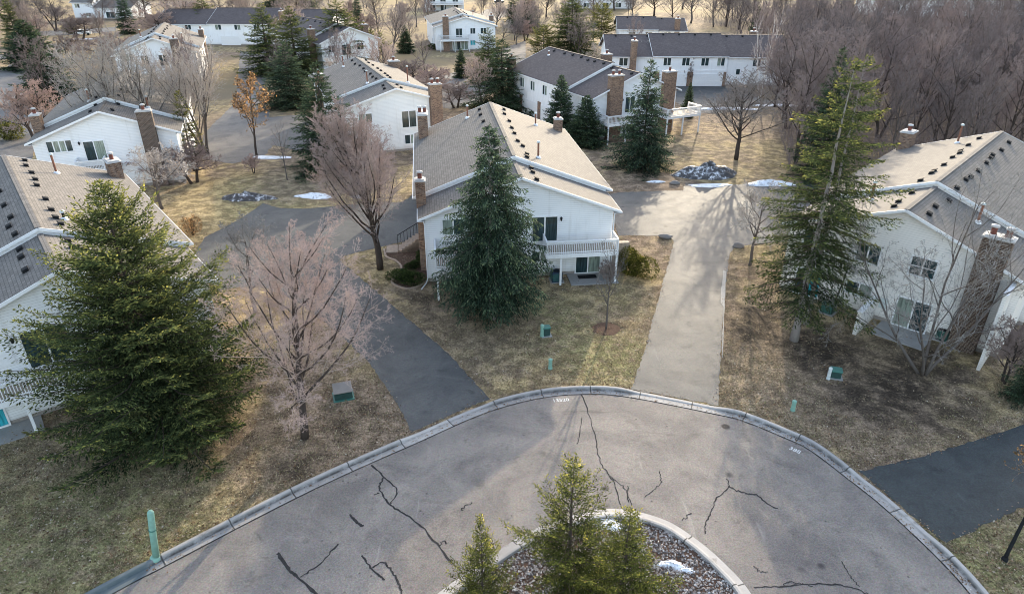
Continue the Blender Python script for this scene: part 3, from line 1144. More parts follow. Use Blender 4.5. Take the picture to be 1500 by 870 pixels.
    def stack(s, x, y, h=1.25, mat='pipe'):
        z = s.rz(x, s.sec(y)[2])
        p = MB().tube([(x, y, z - 0.1), (x, y, z + h)], 0.085, 10).build('vent_pipe', MT[mat], s.o)
        c = MB().tube([(x, y, z + h - 0.02), (x, y, z + h + 0.06), (x, y, z + h + 0.12)], [0.15, 0.15, 0.10], 10)
        c.build('pipe_cap', MT['util_white'], p)
        k = MB()
        k.tube([(x, y, z - 0.04), (x, y, z + 0.10), (x, y, z + 0.17)], [0.26, 0.2, 0.10], 10)
        k.build('flashing', MT['trim'], p)

    def vents(s, ys, dx=1.15, seed=0):
        r = random.Random(seed)
        for y in ys:
            for sg in (-1, 1):
                s.vent(sg * (dx + r.uniform(-0.15, 0.15)), y + r.uniform(-0.3, 0.3))

    def deck(s, x0, x1, y0, z, posts, sides='LR', y1=None, step=0.14, postmat='trim'):
        """y0 negative = out from the front wall"""
        y1 = s.IN - 0.02 if y1 is None else y1
        m = MB()
        m.box((x0 + 0.03, y0 + 0.03, z - 0.05), (x1 - 0.03, y1, z))
        dk = m.build('deck', MT['deckwood'], s.o)
        rim = MB()
        rim.box((x0, y0, z - 0.32), (x1, y0 + 0.05, z + 0.012))
        if 'L' in sides: rim.box((x0, y0 + 0.051, z - 0.31), (x0 + 0.05, y1, z + 0.01))
        if 'R' in sides: rim.box((x1 - 0.05, y0 + 0.051, z - 0.31), (x1, y1, z + 0.01))
        rim.build('rim_board', MT['rail'], dk)
        rl = MB()
        zt = z + 1.02
        def run(a, c):
            a, c = Vector(a), Vector(c)
            n_ = max(1, int((c - a).length / step))
            up = Vector((0, 0, 1))
            rl.beam(a + up * (zt - z), c + up * (zt - z), 0.13, 0.05)
            rl.beam(a + up * (zt - z - 0.1), c + up * (zt - z - 0.1), 0.04, 0.08)
            rl.beam(a + up * 0.12, c + up * 0.12, 0.04, 0.08)
            for i in range(n_ + 1):
                q = a.lerp(c, i / n_)
                wq = 0.1 if i in (0, n_) else 0.042
                rl.beam(q + up * 0.02, q + up * (zt - z - 0.026), wq, wq, up=(0, 1, 0))
        run((x0 + 0.07, y0 + 0.07, z), (x1 - 0.07, y0 + 0.07, z))
        if 'L' in sides: run((x0 + 0.07, y0 + 0.2, z), (x0 + 0.07, y1 - 0.08, z))
        if 'R' in sides: run((x1 - 0.07, y0 + 0.2, z), (x1 - 0.07, y1 - 0.08, z))
        rl.build('railing', MT['rail'], dk)
        for (px_, py_) in posts:
            MB().box((px_ - 0.075, py_ - 0.075, 0), (px_ + 0.075, py_ + 0.075, z - 0.05)).build('post', MT[postmat], dk)
        return dk


# --- the main house in the middle
A = House('white two-storey townhouse in the middle with a tan ridged roof, behind the drooping spruce', (764, 260), -7.0, secs=((0, 4.4, 0, 0), (4.4, 25.0, 0.4, 0.35)))
A.window('F', -6.0, -4.4, 3.98, 5.18, 2)
A.slider('F', 0.95, 2.9, 3.06, 5.05)
A.slider('F', 4.55, 6.5, 0.12, 2.15, mats=('glass', 'curtain'))
A.window('F', -5.3, -3.9, 0.95, 1.8, 2)
A.slider('F', -3.6, -1.7, 3.06, 5.05)
A.window('F', 1.0, 2.2, 1.35, 2.1, 2)
A.lamp('F', 3.2, 4.85)
A.band('F', -6.6, -1.2, 2.28, 2.68)
A.deck(1.75, 7.45, -1.42, 2.66, [(2.95, -1.3), (7.35, -1.3)])
A.deck(-6.75, -1.0, -2.85, 2.66, [(-6.62, -2.72), (-1.1, -2.72), (-3.9, -2.72)])
A.chimney(-7.55, 3.05, 0.75, 0.85, 0.0, 7.55)
A.chimney(-7.2, 22.7, 1.0, 2.2, 0.0, 8.35, 2)
A.chimney(7.0, 22.9, 0.8, 1.0, 0.0, 7.35)
A.stack(2.3, 6.8 - 0.2, 1.3)
A.stack(4.3, 21.0, 1.2)
A.stack(-2.6, 22.3, 1.2)
A.vents([0.9, 2.4, 3.7, 5.2, 6.6, 9.0, 10.4, 13.2, 15.4, 18.2, 21.0, 23.4], 1.2, 1)
A.garage(9.5, 14.2, 'L'); A.garage(15.0, 19.7, 'L'); A.garage(7.5, 12.2, 'R'); A.garage(13.2, 17.9, 'R')
A.pier('L', 5.3, 9.2, 2.6)
A.door('L', 7.4, 2.75)
A.window('L', 10.5, 11.7, 3.9, 5.1); A.window('L', 16.2, 17.4, 3.9, 5.1)
A.window('R', 2.6, 4.0, 3.7, 5.0); A.window('R', 9.5, 10.7, 3.9, 5.1); A.window('R', 15.2, 16.4, 3.9, 5.1)
# outside stair up to the left entrance
stb = MB()
for k in range(8):
    stb.box((-7.45 - 0.0, 6.6, 0.0 + 0.0), (-7.45 - 0.30 * (8 - k), 8.0, 0.19 * (k + 1)))
for k in range(7):
    pass
st_ = stb.build('stair', MT['edging'], A.o)
ld = MB().box((-10.9, 6.5, 0.0), (-9.9, 8.1, 0.12)).build('landing', MT['edging'], st_)
hr = MB()
for k in range(9):
    x = -7.6 - 0.29 * k
    z = 1.52 - 0.17 * k
    hr.beam((x, 8.03, max(0.05, z - 0.05)), (x, 8.03, z + 0.92), 0.035, 0.035, up=(0, 1, 0))
hr.beam((-7.55, 8.03, 2.42), (-9.95, 8.03, 1.02), 0.05, 0.05)
hr.build('handrail', MT['black'], st_)
# downspouts
ds = MB()
ds.tube([(-7.45, 0.42, 5.15), (-7.38, 0.42, 4.9), (-7.38, 0.42, 0.35), (-7.5, 0.1, 0.12), (-7.9, -0.9, 0.08)], 0.05, 6)
ds.build('downspout', MT['trim'], A.o)
ds = MB()
ds.tube([(7.45, 0.42, 5.15), (7.42, 0.42, 4.9), (7.42, 0.42, 0.1)], 0.05, 6)
ds.build('downspout', MT['trim'], A.o)
MB().box((3.8, -1.6, 0.0), (7.6, 0.5, 0.06)).build('patio', MT['slab'], A.o)
MB().box((4.6, -0.55, 0.061), (6.1, 0.1, 0.075)).build('door_mat', MT['black'], A.o)
eb = MB()
for k in range(4):
    eb.box((7.45, 0.6 + 0.5 * k, 0.0), (8.9, 1.06 + 0.5 * k, 2.5 - 0.62 * k))
eb.build('stair', MT['deckwood'], A.o)

# --- the house on the left
B = House('white townhouse at the left edge behind the broad yellow-green fir', (84, 396), -38.5, secs=((0, 6.5, 0, 0), (6.5, 26.5, 0.4, 0.35)))
B.slider('F', -2.6, -0.5, 3.06, 5.2)
B.lamp('F', -2.98, 5.0)
B.band('F', -4.3, -3.15, 3.6, 5.5, 'trim')
B.deck(-6.5, -0.6, -1.15, 2.4, [(-3.4, -1.02), (-0.7, -1.02)])
B.slider('F', -6.4, -4.5, 0.15, 2.15, mats=('glass', 'teal'))
B.window('F', 2.5, 4.0, 3.98, 5.18); B.window('F', 2.5, 4.0, 1.2, 2.2)
B.chimney(7.25, 24.9, 1.0, 1.5, 0.0, 7.4)
B.chimney(-7.5, 3.0, 0.8, 0.9, 0.0, 7.5)
B.stack(2.9, 22.5, 1.5); B.stack(-3.2, 20.0, 1.3); B.stack(1.6, 9.0, 0.5, 'black')
B.vents([2.0, 4.3, 5.7, 7.4, 9.2, 11.0, 13.5, 17.5, 19.3, 21.0, 23.2, 25.3], 1.2, 2)
B.garage(9.0, 13.7, 'R'); B.garage(15.0, 19.7, 'R')
B.window('R', 10.5, 11.7, 3.9, 5.1); B.window('R', 16.4, 17.6, 3.9, 5.1)
MB().box((-6.8, -1.2, 0.0), (-3.0, 0.5, 0.05)).build('patio', MT['slab'], B.o)

# --- the house on the right
Cc = House('cream-sided townhouse on the right behind the leafless multi-stemmed tree', (1328, 307), 43.7, secs=((0, 6.5, 0, 0), (6.5, 26.5, 0.4, 0.35)), wall='wall_warm')
Cc.window('F', -2.45, -0.95, 4.0, 5.2, 2)
Cc.window('F', 1.05, 2.55, 4.05, 5.3, 2, rows=2)
Cc.window('F', -2.55, -0.85, 1.42, 2.3, 2)
Cc.slider('F', 0.95, 3.0, 0.12, 2.2, mats=('curtain', 'glass'))
Cc.slider('F', -6.2, -4.4, 0.15, 2.15, mats=('glass', 'teal'))
Cc.window('F', -6.2, -4.8, 4.0, 5.2, 2)
Cc.chimney(5.35, 0.28, 1.6, 0.9, 0.0, 7.9, 2, 'brick_dark')
Cc.chimney(-7.3, 26.0, 1.1, 1.5, 0.0, 7.6)
Cc.stack(-3.4, 4.3, 1.35); Cc.stack(3.4, 4.6, 1.3); Cc.stack(-2.6, 23.5, 1.6)
Cc.vents([1.2, 2.8, 5.2, 7.4, 9.6, 10.8, 13.0, 15.5, 17.2, 18.6, 21.0, 24.0], 1.15, 3)
Cc.garage(9.5, 14.2, 'L'); Cc.garage(15.4, 20.1, 'L')
Cc.lamp('F', 3.5, 1.75)
wg = MB()
wg.prism([(-0.55, 0.0), (-0.30, 0.0), (-0.30, 1.75), (-0.55, 1.75)], -2.85, 0.45)
wgo = wg.build('privacy_wall', MT['wall_warm'], Cc.o)
MB().box((-0.60, -2.9, 1.75), (-0.25, 0.45, 1.82)).build('wall_cap', MT['trim'], wgo)
wg = MB().box((6.75, -2.0, 0.0), (6.95, 0.45, 5.3))
wgo = wg.build('privacy_wall', MT['wall_warm'], Cc.o)
MB().box((6.70, -2.05, 5.3), (7.0, 0.45, 5.37)).build('wall_cap', MT['trim'], wgo)
cd = MB().tube([(-2.75, 0.42, 3.2), (-2.8, 0.40, 2.2), (-2.9, 0.36, 1.4), (-2.95, 0.2, 0.5)], 0.05, 6)
cd.build('conduit', MT['black'], Cc.o)
MB().box((0.3, -1.9, 0.0), (3.6, 0.5, 0.05)).build('patio', MT['slab'], Cc.o)
bx = MB().box((-0.15, 0.36, 1.0), (0.35, 0.52, 1.7)).build('meter_box', MT['util_white'], Cc.o)

# --- the house at left in the middle distance
Dd = House('white townhouse with a four-pane window and small white balcony behind the left roof', (143, 163), -20.6, hw=7.3, secs=((0, 5.5, 0, 0), (5.5, 25, 0.4, 0.35)))
Dd.window('F', -5.55, -3.3, 4.5, 5.6, 4, mats=('glass', 'curtain', 'curtain', 'glass'))
Dd.slider('F', -2.25, -0.35, 3.3, 5.3, mats=('glass', 'curtain'))
Dd.lamp('F', -2.6, 5.2)
Dd.deck(-3.2, -0.5, -1.3, 2.7, [(-3.1, -1.2), (-0.6, -1.2)])
Dd.slider('F', -3.0, -1.0, 0.2, 2.2)
Dd.chimney(4.2, 0.1, 1.5, 0.9, 0.0, 8.1, 1, 'brick_dark')
Dd.chimney(-6.9, 5.2, 0.9, 1.3, 0.0, 7.5)
Dd.stack(-2.0, 8, 1.2); Dd.stack(4, 6.0, 1.2)
Dd.vents([2, 5, 8, 11, 14, 17, 20, 23], 1.1, 4)
Dd.garage(8, 12.7, 'R'); Dd.garage(14, 18.7, 'R'); Dd.window('R', 9.5, 10.7, 3.9, 5.1); Dd.window('R', 15.5, 16.7, 3.9, 5.1)

# --- further houses
Ee = House('white gabled townhouse with a long front balcony, farther back at upper left', (222, 56), -19, hw=7.3, secs=((0, 5.5, 0, 0), (5.5, 24, 0.4, 0.35)))
Ee.window('F', -5.6, -3.9, 4.6, 5.8, 3)
Ee.slider('F', -2.6, -1.4, 3.5, 5.4); Ee.slider('F', 0.4, 1.7, 3.5, 5.4)
Ee.deck(-6.3, -0.2, -1.5, 2.9, [(-6.2, -1.4), (-3.2, -1.4), (-0.3, -1.4)], step=0.22)
Ee.window('F', -5, -3.4, 0.9, 2.1, 2); Ee.slider('F', -2.2, -0.6, 0.2, 2.2)
Ee.chimney(3.6, 0.1, 1.5, 0.9, 0, 8.1, 1, 'brick_dark')
Ee.stack(-3, 9, 1.3); Ee.stack(4.5, 6, 1.3); Ee.chimney(7.0, 20, 1.0, 1.4, 0, 7.6)
Ee.vents([1.5, 4, 7, 10, 13, 16, 19, 22], 1.1, 5)
Ff = House('low grey-white townhouse with a big brick chimney at its right gable corner', (580, 129.5), -22.5, pz=8.0, hw=7.0, slope=0.30, hwr=5.6, secs=((0, 5.6, 0, 0), (5.6, 25, 0.35, 0.3)), wall='wall_grey')
Ff.slider('F', 0.6, 2.4, 3.0, 5.0); Ff.window('F', -4.8, -3.2, 4.0, 5.1)
Ff.window('F', 0.8, 2.2, 0.9, 2.0)
Ff.chimney(5.0, 0.15, 1.5, 1.0, 0, 8.1, 2)
Ff.chimney(-6.9, 17.0, 1.1, 1.3, 0, 7.4); Ff.chimney(5.6, 24.3, 1.6, 1.3, 0, 7.5)
Ff.stack(-2.2, 6.4, 1.5); Ff.stack(3.2, 6.6, 2.0); Ff.stack(-2.6, 21.5, 1.5)
Ff.vents([1.5, 3.3, 6.6, 8.4, 10.5, 13, 15, 18, 20, 23], 1.0, 6)
Ff.garage(8, 12.7, 'L'); Ff.garage(9, 13.7, 'R')
Gg = House('white townhouse with dark roof and two tall brick chimneys on its gable wall', (938, 107), -26.3, hw=7.3, secs=((0, 6.5, 0, 0), (6.5, 25, 0.4, 0.35)), roof='shingle_dark')
Gg.chimney(-3.75, 0.1, 1.9, 1.0, 0, 8.35, 2)
Gg.chimney(5.0, 0.1, 1.8, 1.0, 0, 8.2)
Gg.slider('F', -1.7, -0.2, 3.3, 5.3); Gg.slider('F', 1.2, 3.0, 3.3, 5.3)
Gg.lamp('F', -2.2, 5.0)
Gg.deck(-6.2, -0.4, -2.4, 2.7, [(-6.1, -2.3), (-0.5, -2.3), (-3.3, -2.3)], step=0.2)
Gg.deck(3.4, 9.2, -2.4, 2.7, [(3.5, -2.3), (9.1, -2.3), (6.2, -2.3)], step=0.2)
Gg.window('L', 0.9, 3.4, 4.3, 5.3, 4)
for v0 in (8.8, 12.6, 16.4, 19.9):
    Gg.window('L', v0, v0 + 1.25, 3.9, 5.2, 2)
Gg.garage(9.5, 14.2, 'L'); Gg.garage(15.5, 20.2, 'L'); Gg.pier('L', 14.4, 15.3, 2.6); Gg.pier('L', 20.4, 21.3, 2.6)
Gg.window('F', -5.5, -4.9, 0.8, 2.0, 1); Gg.slider('F', -1.8, 0.2, 0.2, 2.2)
Gg.chimney(-7.2, 24.2, 1.0, 1.2, 0, 7.6); Gg.chimney(6.2, 17.5, 1.4, 1.2, 0, 8.2)
Gg.vents([1.2, 3.6, 5.9, 7.6, 9.8, 12, 14.2, 16.4, 19, 22], 0.75, 7)
Gg.stack(-2, 21.5, 0.6)
Hh = House('long dark-roofed townhouse seen side-on with two wide white garage doors', None, 91.5, at=(17.5, 139.2, 0), secs=((0, 8.5, -0.25, 0), (8.5, 22.3, 0.0, 0.3), (22.3, 34, -0.25, 0)), roof='shingle_dark', slope=0.37)
for g0, g1 in ((10.2, 15.0), (16.4, 21.6)):
    Hh.garage(g0, g1, 'R')
for v0 in (10.6, 14.0, 17.5, 20.4):
    Hh.window('R', v0, v0 + 1.3, 3.7, 5.0, 2)
Hh.pier('R', 15.2, 16.2, 2.6); Hh.pier('R', 21.8, 22.3, 2.6); Hh.pier('R', 8.9, 10.0, 2.6)
Hh.door('R', 24.0, 1.2); Hh.window('R', 27, 28.4, 3.6, 4.9); Hh.window('R', 30, 31.4, 3.6, 4.9); Hh.window('R', 2.5, 4.0, 3.6, 4.9)
Hh.chimney(8.1, 4.9, 1.6, 1.0, 0, 8.0); Hh.chimney(-5, 30, 1.0, 1.2, 0, 8.2)
for v0 in range(2, 34, 3):
    Hh.vent(0.7, v0 + 0.3); Hh.vent(-0.7, v0 + 0.3)
Hh.band('R', 8.7, 22.2, 2.7, 2.95, 'trim')
Jj = House('distant white townhouse facing us with one brick chimney and a front deck, top centre', (682, 25), -11, pz=7.8, slope=0.28, secs=((0, 5.5, 0, 0), (5.5, 24, 0.35, 0.3)))
Jj.chimney(-4.9, 0.1, 1.4, 0.9, 0, 7.9)
Jj.slider('F', -2.4, -0.9, 3.2, 5.1)
Jj.window('F', 1.15, 2.35, 3.85, 5.1, 2); Jj.window('F', 3.7, 5.0, 3.85, 5.1, 2)
Jj.window('F', 1.1, 2.3, 1.25, 2.3, 2, 'teal')
Jj.slider('F', -3.2, -1.4, 0.2, 2.1, mats=('curtain', 'glass')); Jj.slider('F', -1.2, 0.4, 0.2, 2.1, mats=('curtain', 'curtain'))
Jj.band('F', -4.8, -3.4, 0.3, 2.4, 'deckwood')
Jj.deck(-6.6, 0.7, -1.6, 2.75, [(-6.5, -1.5), (-3, -1.5), (0.6, -1.5)], step=0.25)
Jj.window('L', 1.5, 2.7, 3.9, 5.1, 2); Jj.window('L', 6.5, 8.5, 1.0, 2.3, 3)
Jj.stack(2.8, 7, 1.2); Jj.vents([1.5, 3.5, 6, 9, 12, 16], 1.0, 8); Jj.chimney(7.6, 8, 1.0, 1.2, 0, 7.2)
Mm = House('grey-roofed townhouse mostly hidden behind the row of dark spruces at upper left', (512, 40), -40, hw=7.0, secs=((0, 5.5, 0, 0), (5.5, 25, 0.4, 0.35)), wall='wall_grey', roof='shingle_dark')
Mm.chimney(-6.9, 3.5, 1.2, 1.2, 0, 8.2); Mm.chimney(6.6, 6.0, 1.2, 1.2, 0, 8.0)
Mm.window('F', 1.5, 3.0, 3.9, 5.1); Mm.slider('F', -2, 0, 3.1, 5.1); Mm.window('F', -5, -3.6, 3.9, 5.1)
Mm.vents([2, 5, 8, 11, 14, 17, 20], 1.0, 9)
Ii = House('low townhouse with a hipped-looking grey roof beyond the garage block', None, 94, at=(26.0, 184, 0), hw=7.0, slope=0.33, pz=7.4, secs=((0, 10, 0, 0), (10, 17, -0.3, -0.1)), roof='shingle_dark')
Ii.chimney(5.9, 14.5, 1.2, 1.2, 0, 7.4); Ii.window('R', 3, 4.5, 3.2, 4.4); Ii.window('R', 7, 8.5, 3.2, 4.4); Ii.window('R', 11.5, 13, 3.2, 4.4)
Ii.vents([3, 7, 11, 15], 0.8, 10)
Nn = House('long white townhouse with purplish roof at the top edge left of centre', None, 92, at=(-92, 196, 0), hw=8.0, secs=((0, 14, -0.3, 0), (14, 32, 0, 0.3), (32, 46, -0.3, 0)), roof='shingle_dark')
for v0 in (3, 8, 16, 21, 26, 34, 40):
    Nn.window('R', v0, v0 + 1.5, 3.8, 5.0)
Nn.slider('R', 10, 12, 0.2); Nn.slider('R', 28, 30, 0.2); Nn.garage(17, 21.8, 'R'); Nn.chimney(7.2, 33.5, 1.2, 1.2, 0, 8.2)
Kk = House('white townhouse with raised deck at the top edge beyond the chimney house', (650, -18), -6, secs=((0, 5.5, 0, 0), (5.5, 24, 0.4, 0.35)))
for u0 in (-5.5, -1.5, 3.2):
    Kk.slider('F', u0, u0 + 2.0, 3.2, 5.2); Kk.slider('F', u0, u0 + 2.0, 0.2, 2.2)
Kk.deck(-7, 7, -3.2, 2.8, [(-6.9, -3.1), (-3.4, -3.1), (0, -3.1), (3.4, -3.1), (6.9, -3.1)], step=0.3)
Ll = House('small white house with tan roof at top left, dark cone shrub beside it', None, 95, at=(-152, 262, 0), hw=6.5, pz=7.6, secs=((0, 8, 0.3, 0.3), (8, 22, -1.4, 0)))
Ll.window('R', 1.5, 3.2, 3.6, 4.8, 2); Ll.window('R', 4.8, 6.6, 0.9, 2.0, 2); Ll.slider('R', 12, 15, 0.4, 2.3); Ll.window('R', 17, 19, 0.9, 2.2, 2)
Oo = House('white house with a wide glazed bay at the top edge right of centre', None, 90, at=(22, 300, 0), hw=7, secs=((0, 16, 0, 0), (16, 26, 0.3, 0.3)), roof='shingle_dark')
for v0 in (3, 6.5, 10, 14, 19):
    Oo.window('R', v0, v0 + 2.2, 0.8, 2.3, 2); Oo.window('R', v0, v0 + 1.6, 3.8, 5.0, 2)
Pp = House('long low pale building behind the leafless tree at top left', None, 93, at=(-196, 226, 0), hw=5.5, pz=5.4, secs=((0, 34, 0, 0),), wall='wall_warm')
for v0 in (4, 11, 18, 25):
    Pp.garage(v0, v0 + 4.6, 'R')
Qq = House('long grey building glimpsed through the woods at upper right', None, 88, at=(128, 268, 0), hw=9, pz=7.5, slope=0.2, secs=((0, 40, 0, 0), (40, 80, 0.3, 0.2)), wall='wall_grey', roof='lane')
for v0 in range(5, 78, 8):
    Qq.window('R', v0, v0 + 3, 2.2, 3.8, 3)
Rr = House('white house cut off by the left edge beyond the far street', None, 90, at=(-158, 168, 0), hw=7, secs=((0, 20, 0, 0),))
Rr.window('R', 12, 14, 3.8, 5); Rr.garage(13, 17.5, 'R')

ALLH = [A, B, Cc, Dd, Ee, Ff, Gg, Hh, Jj, Mm, Ii, Nn, Kk, Ll, Oo, Pp, Qq, Rr]
HOUSES = [A, B, Cc, Dd, Ee, Ff, Gg, Hh, Jj, Mm, Ii, Nn]


# ------------------------------------------------------------------ trees: leafless
class TreeB:
    def __init__(s, seed):
        s.r = random.Random(seed)
        s.wv, s.wf = MB(), None
        s.tv, s.tt, s.tf = [], [], []
        s.wood = MB()

    def tube_fast(s, P, rad, n, tip0, tip1):
        o = len(s.tv)
        d0 = (P[-1] - P[0]).normalized()
        a = d0.orthogonal().normalized()
        b_ = d0.cross(a)
        m = len(P)
        for i, p in enumerate(P):
            rr = rad[i]
            tv = tip0 + (tip1 - tip0) * i / (m - 1)
            for k in range(n):
                an = 6.28318 * k / n
                s.tv.append(p + a * (rr * math.cos(an)) + b_ * (rr * math.sin(an)))
                s.tt.append(tv)
        for i in range(m - 1):
            for k in range(n):
                k2 = (k + 1) % n
                s.tf.append((o + i * n + k, o + i * n + k2, o + (i + 1) * n + k2, o + (i + 1) * n + k))

    def grow(s, p, d_, L, r, lv, cfg):
        rn = s.r
        nseg = (9, 7, 5, 4, 3, 2)[lv]
        st = L / nseg
        P, D, Rd = [p.copy()], [d_.copy()], [r]
        d_ = d_.copy()
        rmin = cfg['rmin']
        for i in range(nseg):
            wob = cfg['wob'][lv]
            d_ = (d_ + Vector((rn.gauss(0, wob), rn.gauss(0, wob), rn.gauss(0, wob) + cfg['up'][lv]))).normalized()
            p = p + d_ * st
            P.append(p.copy())
            D.append(d_.copy())
            Rd.append(max(rmin, r * (1 - (1 - cfg['taper']) * (i + 1) / nseg)))
        if lv <= 1:
            s.wood.tube(P, Rd, 8 if lv == 0 else 6, True)
        else:
            t0 = 0.25 * (lv - 2)
            s.tube_fast(P, Rd, 4 if lv == 2 else 3, min(1, t0), min(1, t0 + 0.3))
        if lv >= cfg['levels']:
            return
        n = cfg['kids'][lv]
        n = max(1, int(n * (0.75 + 0.5 * rn.random())))
        az = rn.random() * 6.28
        t0 = cfg['t0'][lv]
        for k in range(n):
            t = t0 + (1 - t0) * (k + rn.random() * 0.9) / n
            t = min(t, 0.995)
            i = min(int(t * nseg), nseg - 1)
            f = t * nseg - i
            q = P[i].lerp(P[i + 1], f)
            dd = D[i + 1]
            az += 2.4 + rn.uniform(-0.5, 0.5)
            o = dd.orthogonal().normalized()
            o.rotate(Matrix.Rotation(az, 3, dd))
            a = R(cfg['ang'][lv]) * rn.uniform(0.7, 1.25)
            nd = (dd * math.cos(a) + o * math.sin(a)).normalized()
            LL = L * cfg['ratio'][lv] * (1 - cfg['fall'] * (t - t0) / (1 - t0 + 1e-6)) * rn.uniform(0.7, 1.2)
            rr = max(rmin, min(Rd[i] * 0.72, r * cfg['rr'][lv] * (1.1 - 0.5 * t)))
            s.grow(q, nd, LL, rr, lv + 1, cfg)


BASE = dict(levels=4, kids=(15, 9, 7, 5), t0=(0.28, 0.2, 0.15, 0.1), ang=(42, 40, 42, 45), ratio=(0.62, 0.5, 0.5, 0.55), rr=(0.42, 0.42, 0.45, 0.5), up=(0.03, 0.10, 0.10, 0.07, 0.03), wob=(0.05, 0.08, 0.11, 0.14, 0.16), fall=0.55, taper=0.25, rmin=0.008)


def bare_tree(seed, H, bark, twig, r0=None, stems=1, lean=0.0, **kw):
    cfg = dict(BASE)
    cfg.update(kw)
    t = TreeB(seed)
    r0 = r0 or H * 0.018
    for k in range(stems):
        a = k * 6.28 / stems + 0.6
        lk = lean * (1 + 0.75 * math.sin(k * 2.3 + seed)) if stems > 2 else lean
        d_ = Vector((math.cos(a) * lk, math.sin(a) * lk, 1)).normalized()
        off = Vector((math.cos(a), math.sin(a), 0)) * (0.15 if stems > 1 else 0) + Vector((0, 0, -0.15))
        t.grow(off, d_, H * cfg.get('trunkf', 0.82) * (1 if k == 0 else t.r.uniform(0.8, 1)), r0, 0, cfg)
    me1 = t.wood.mesh('trunk', MT[bark], True)
    me2 = bpy.data.meshes.new('crown')
    me2.from_pydata([tuple(v) for v in t.tv], [], t.tf)
    at_ = me2.attributes.new('tip', 'FLOAT', 'POINT')
    at_.data.foreach_set('value', t.tt)
    me2.materials.append(MT[twig])
    me2.update()
    # normalise so that the stated height is the real one
    zmax = max(v.z for v in t.tv)
    rad = sorted((v.x ** 2 + v.y ** 2) ** 0.5 for v in t.tv)[int(len(t.tv) * 0.97)]
    return dict(trunk=me1, crown=me2, h=zmax, r=rad)


def place(proto, loc, rz, sxy, sz, label, cat, group=None, name='bare_tree', tilt=(0, 0)):
    o = thing(name, label, cat, loc, rz, group)
    o.rotation_euler = (Matrix.Rotation(tilt[0], 3, 'X') @ Matrix.Rotation(tilt[1], 3, 'Y') @ Matrix.Rotation(rz, 3, 'Z')).to_euler()
    o.scale = (sxy, sxy, sz)
    for nm in ('trunk', 'branches', 'crown'):
        if proto.get(nm) is not None:
            link(nm, proto[nm], o)
    return o


def px_place(proto, base, top_y, hw_px, label, rz=0.0, group=None, name='bare_tree', cat='tree', tilt=(0, 0)):
    p = G(*base)
    H = max(0.5, height_at(base[0], top_y, p.y))
    depth = p.y * cp + (CAM_H - p.z) * sp_
    depth -= H * 0.5 * sp_
    rad = hw_px * depth / 1000.0
    return place(proto, (p.x, p.y, 0), rz, rad / proto['r'], H / proto['h'], label, cat, group, name, tilt)


# prototypes
vase = bare_tree(11, 12, 'bark_dark', 'twig_pink', levels=5, kids=(26, 10, 7, 6, 4), t0=(0.21, 0.15, 0.12, 0.1, 0.1), ang=(46, 36, 38, 42, 44), up=(0.02, 0.11, 0.08, 0.05, 0.02, 0.0), ratio=(0.66, 0.50, 0.50, 0.55, 0.6), rr=(0.34, 0.34, 0.38, 0.5, 0.6), rmin=0.0048, wob=(0.05, 0.08, 0.12, 0.16, 0.2, 0.2))
vase2 = bare_tree(12, 12, 'bark_dark', 'twig_pink', levels=5, kids=(27, 10, 7, 6, 4), ang=(30, 26, 30, 38, 42), up=(0.02, 0.14, 0.12, 0.08, 0.03, 0.0), wob=(0.05, 0.08, 0.12, 0.16, 0.2, 0.2), ratio=(0.7, 0.5, 0.48, 0.52, 0.6), rr=(0.36, 0.36, 0.4, 0.5, 0.6), t0=(0.22, 0.2, 0.15, 0.1, 0.1), rmin=0.0055)
vase3 = bare_tree(13, 14, 'bark', 'twig_grey', kids=(10, 8, 7, 5), ang=(26, 30, 34, 40), up=(0.02, 0.10, 0.10, 0.07, 0.02), ratio=(0.7, 0.55, 0.46, 0.48), t0=(0.25, 0.25, 0.2, 0.1), rmin=0.011, stems=4, lean=0.22, r0=0.2)
spread = bare_tree(14, 8, 'bark', 'twig_grey', kids=(9, 9, 7, 5), ang=(60, 50, 48, 48), up=(0.02, 0.07, 0.05, 0.03, 0.0), ratio=(0.8, 0.55, 0.5, 0.5), t0=(0.3, 0.2, 0.2, 0.1), trunkf=0.62, rmin=0.010, wob=(0.09, 0.14, 0.18, 0.2, 0.2))
ascend = bare_tree(15, 10, 'bark_dark', 'twig_brown', kids=(20, 9, 7, 5), ang=(44, 40, 40, 45), up=(0.02, 0.10, 0.08, 0.04, 0.0), rmin=0.010)
sapling = bare_tree(16, 6, 'bark', 'twig_brown', kids=(16, 6, 4), levels=3, ang=(38, 38, 40), up=(0.01, 0.10, 0.08, 0.05), t0=(0.35, 0.15, 0.1), r0=0.075, rmin=0.007)
multi = bare_tree(17, 12, 'bark', 'twig_grey', kids=(7, 7, 6, 4), ang=(38, 42, 45, 48), up=(0.02, 0.05, 0.03, 0.0, 0.0), ratio=(0.62, 0.55, 0.5, 0.5), t0=(0.2, 0.15, 0.15, 0.1), stems=5, lean=0.55, r0=0.10, rmin=0.009, wob=(0.06, 0.12, 0.16, 0.2, 0.2))
crab = bare_tree(18, 5, 'bark_dark', 'twig_red', kids=(11, 9, 8, 6), ang=(55, 48, 46, 46), up=(0.02, 0.05, 0.03, 0.01, 0.0), ratio=(0.75, 0.55, 0.5, 0.5), trunkf=0.6, t0=(0.25, 0.15, 0.1, 0.1), stems=2, lean=0.25, r0=0.11, rmin=0.010)
birch = bare_tree(19, 15, 'bark_birch', 'twig_birch', kids=(10, 6, 5), levels=3, ang=(34, 34, 38), up=(0.02, 0.12, 0.08, 0.02), ratio=(0.42, 0.5, 0.5), stems=3, lean=0.16, r0=0.13, rmin=0.012)
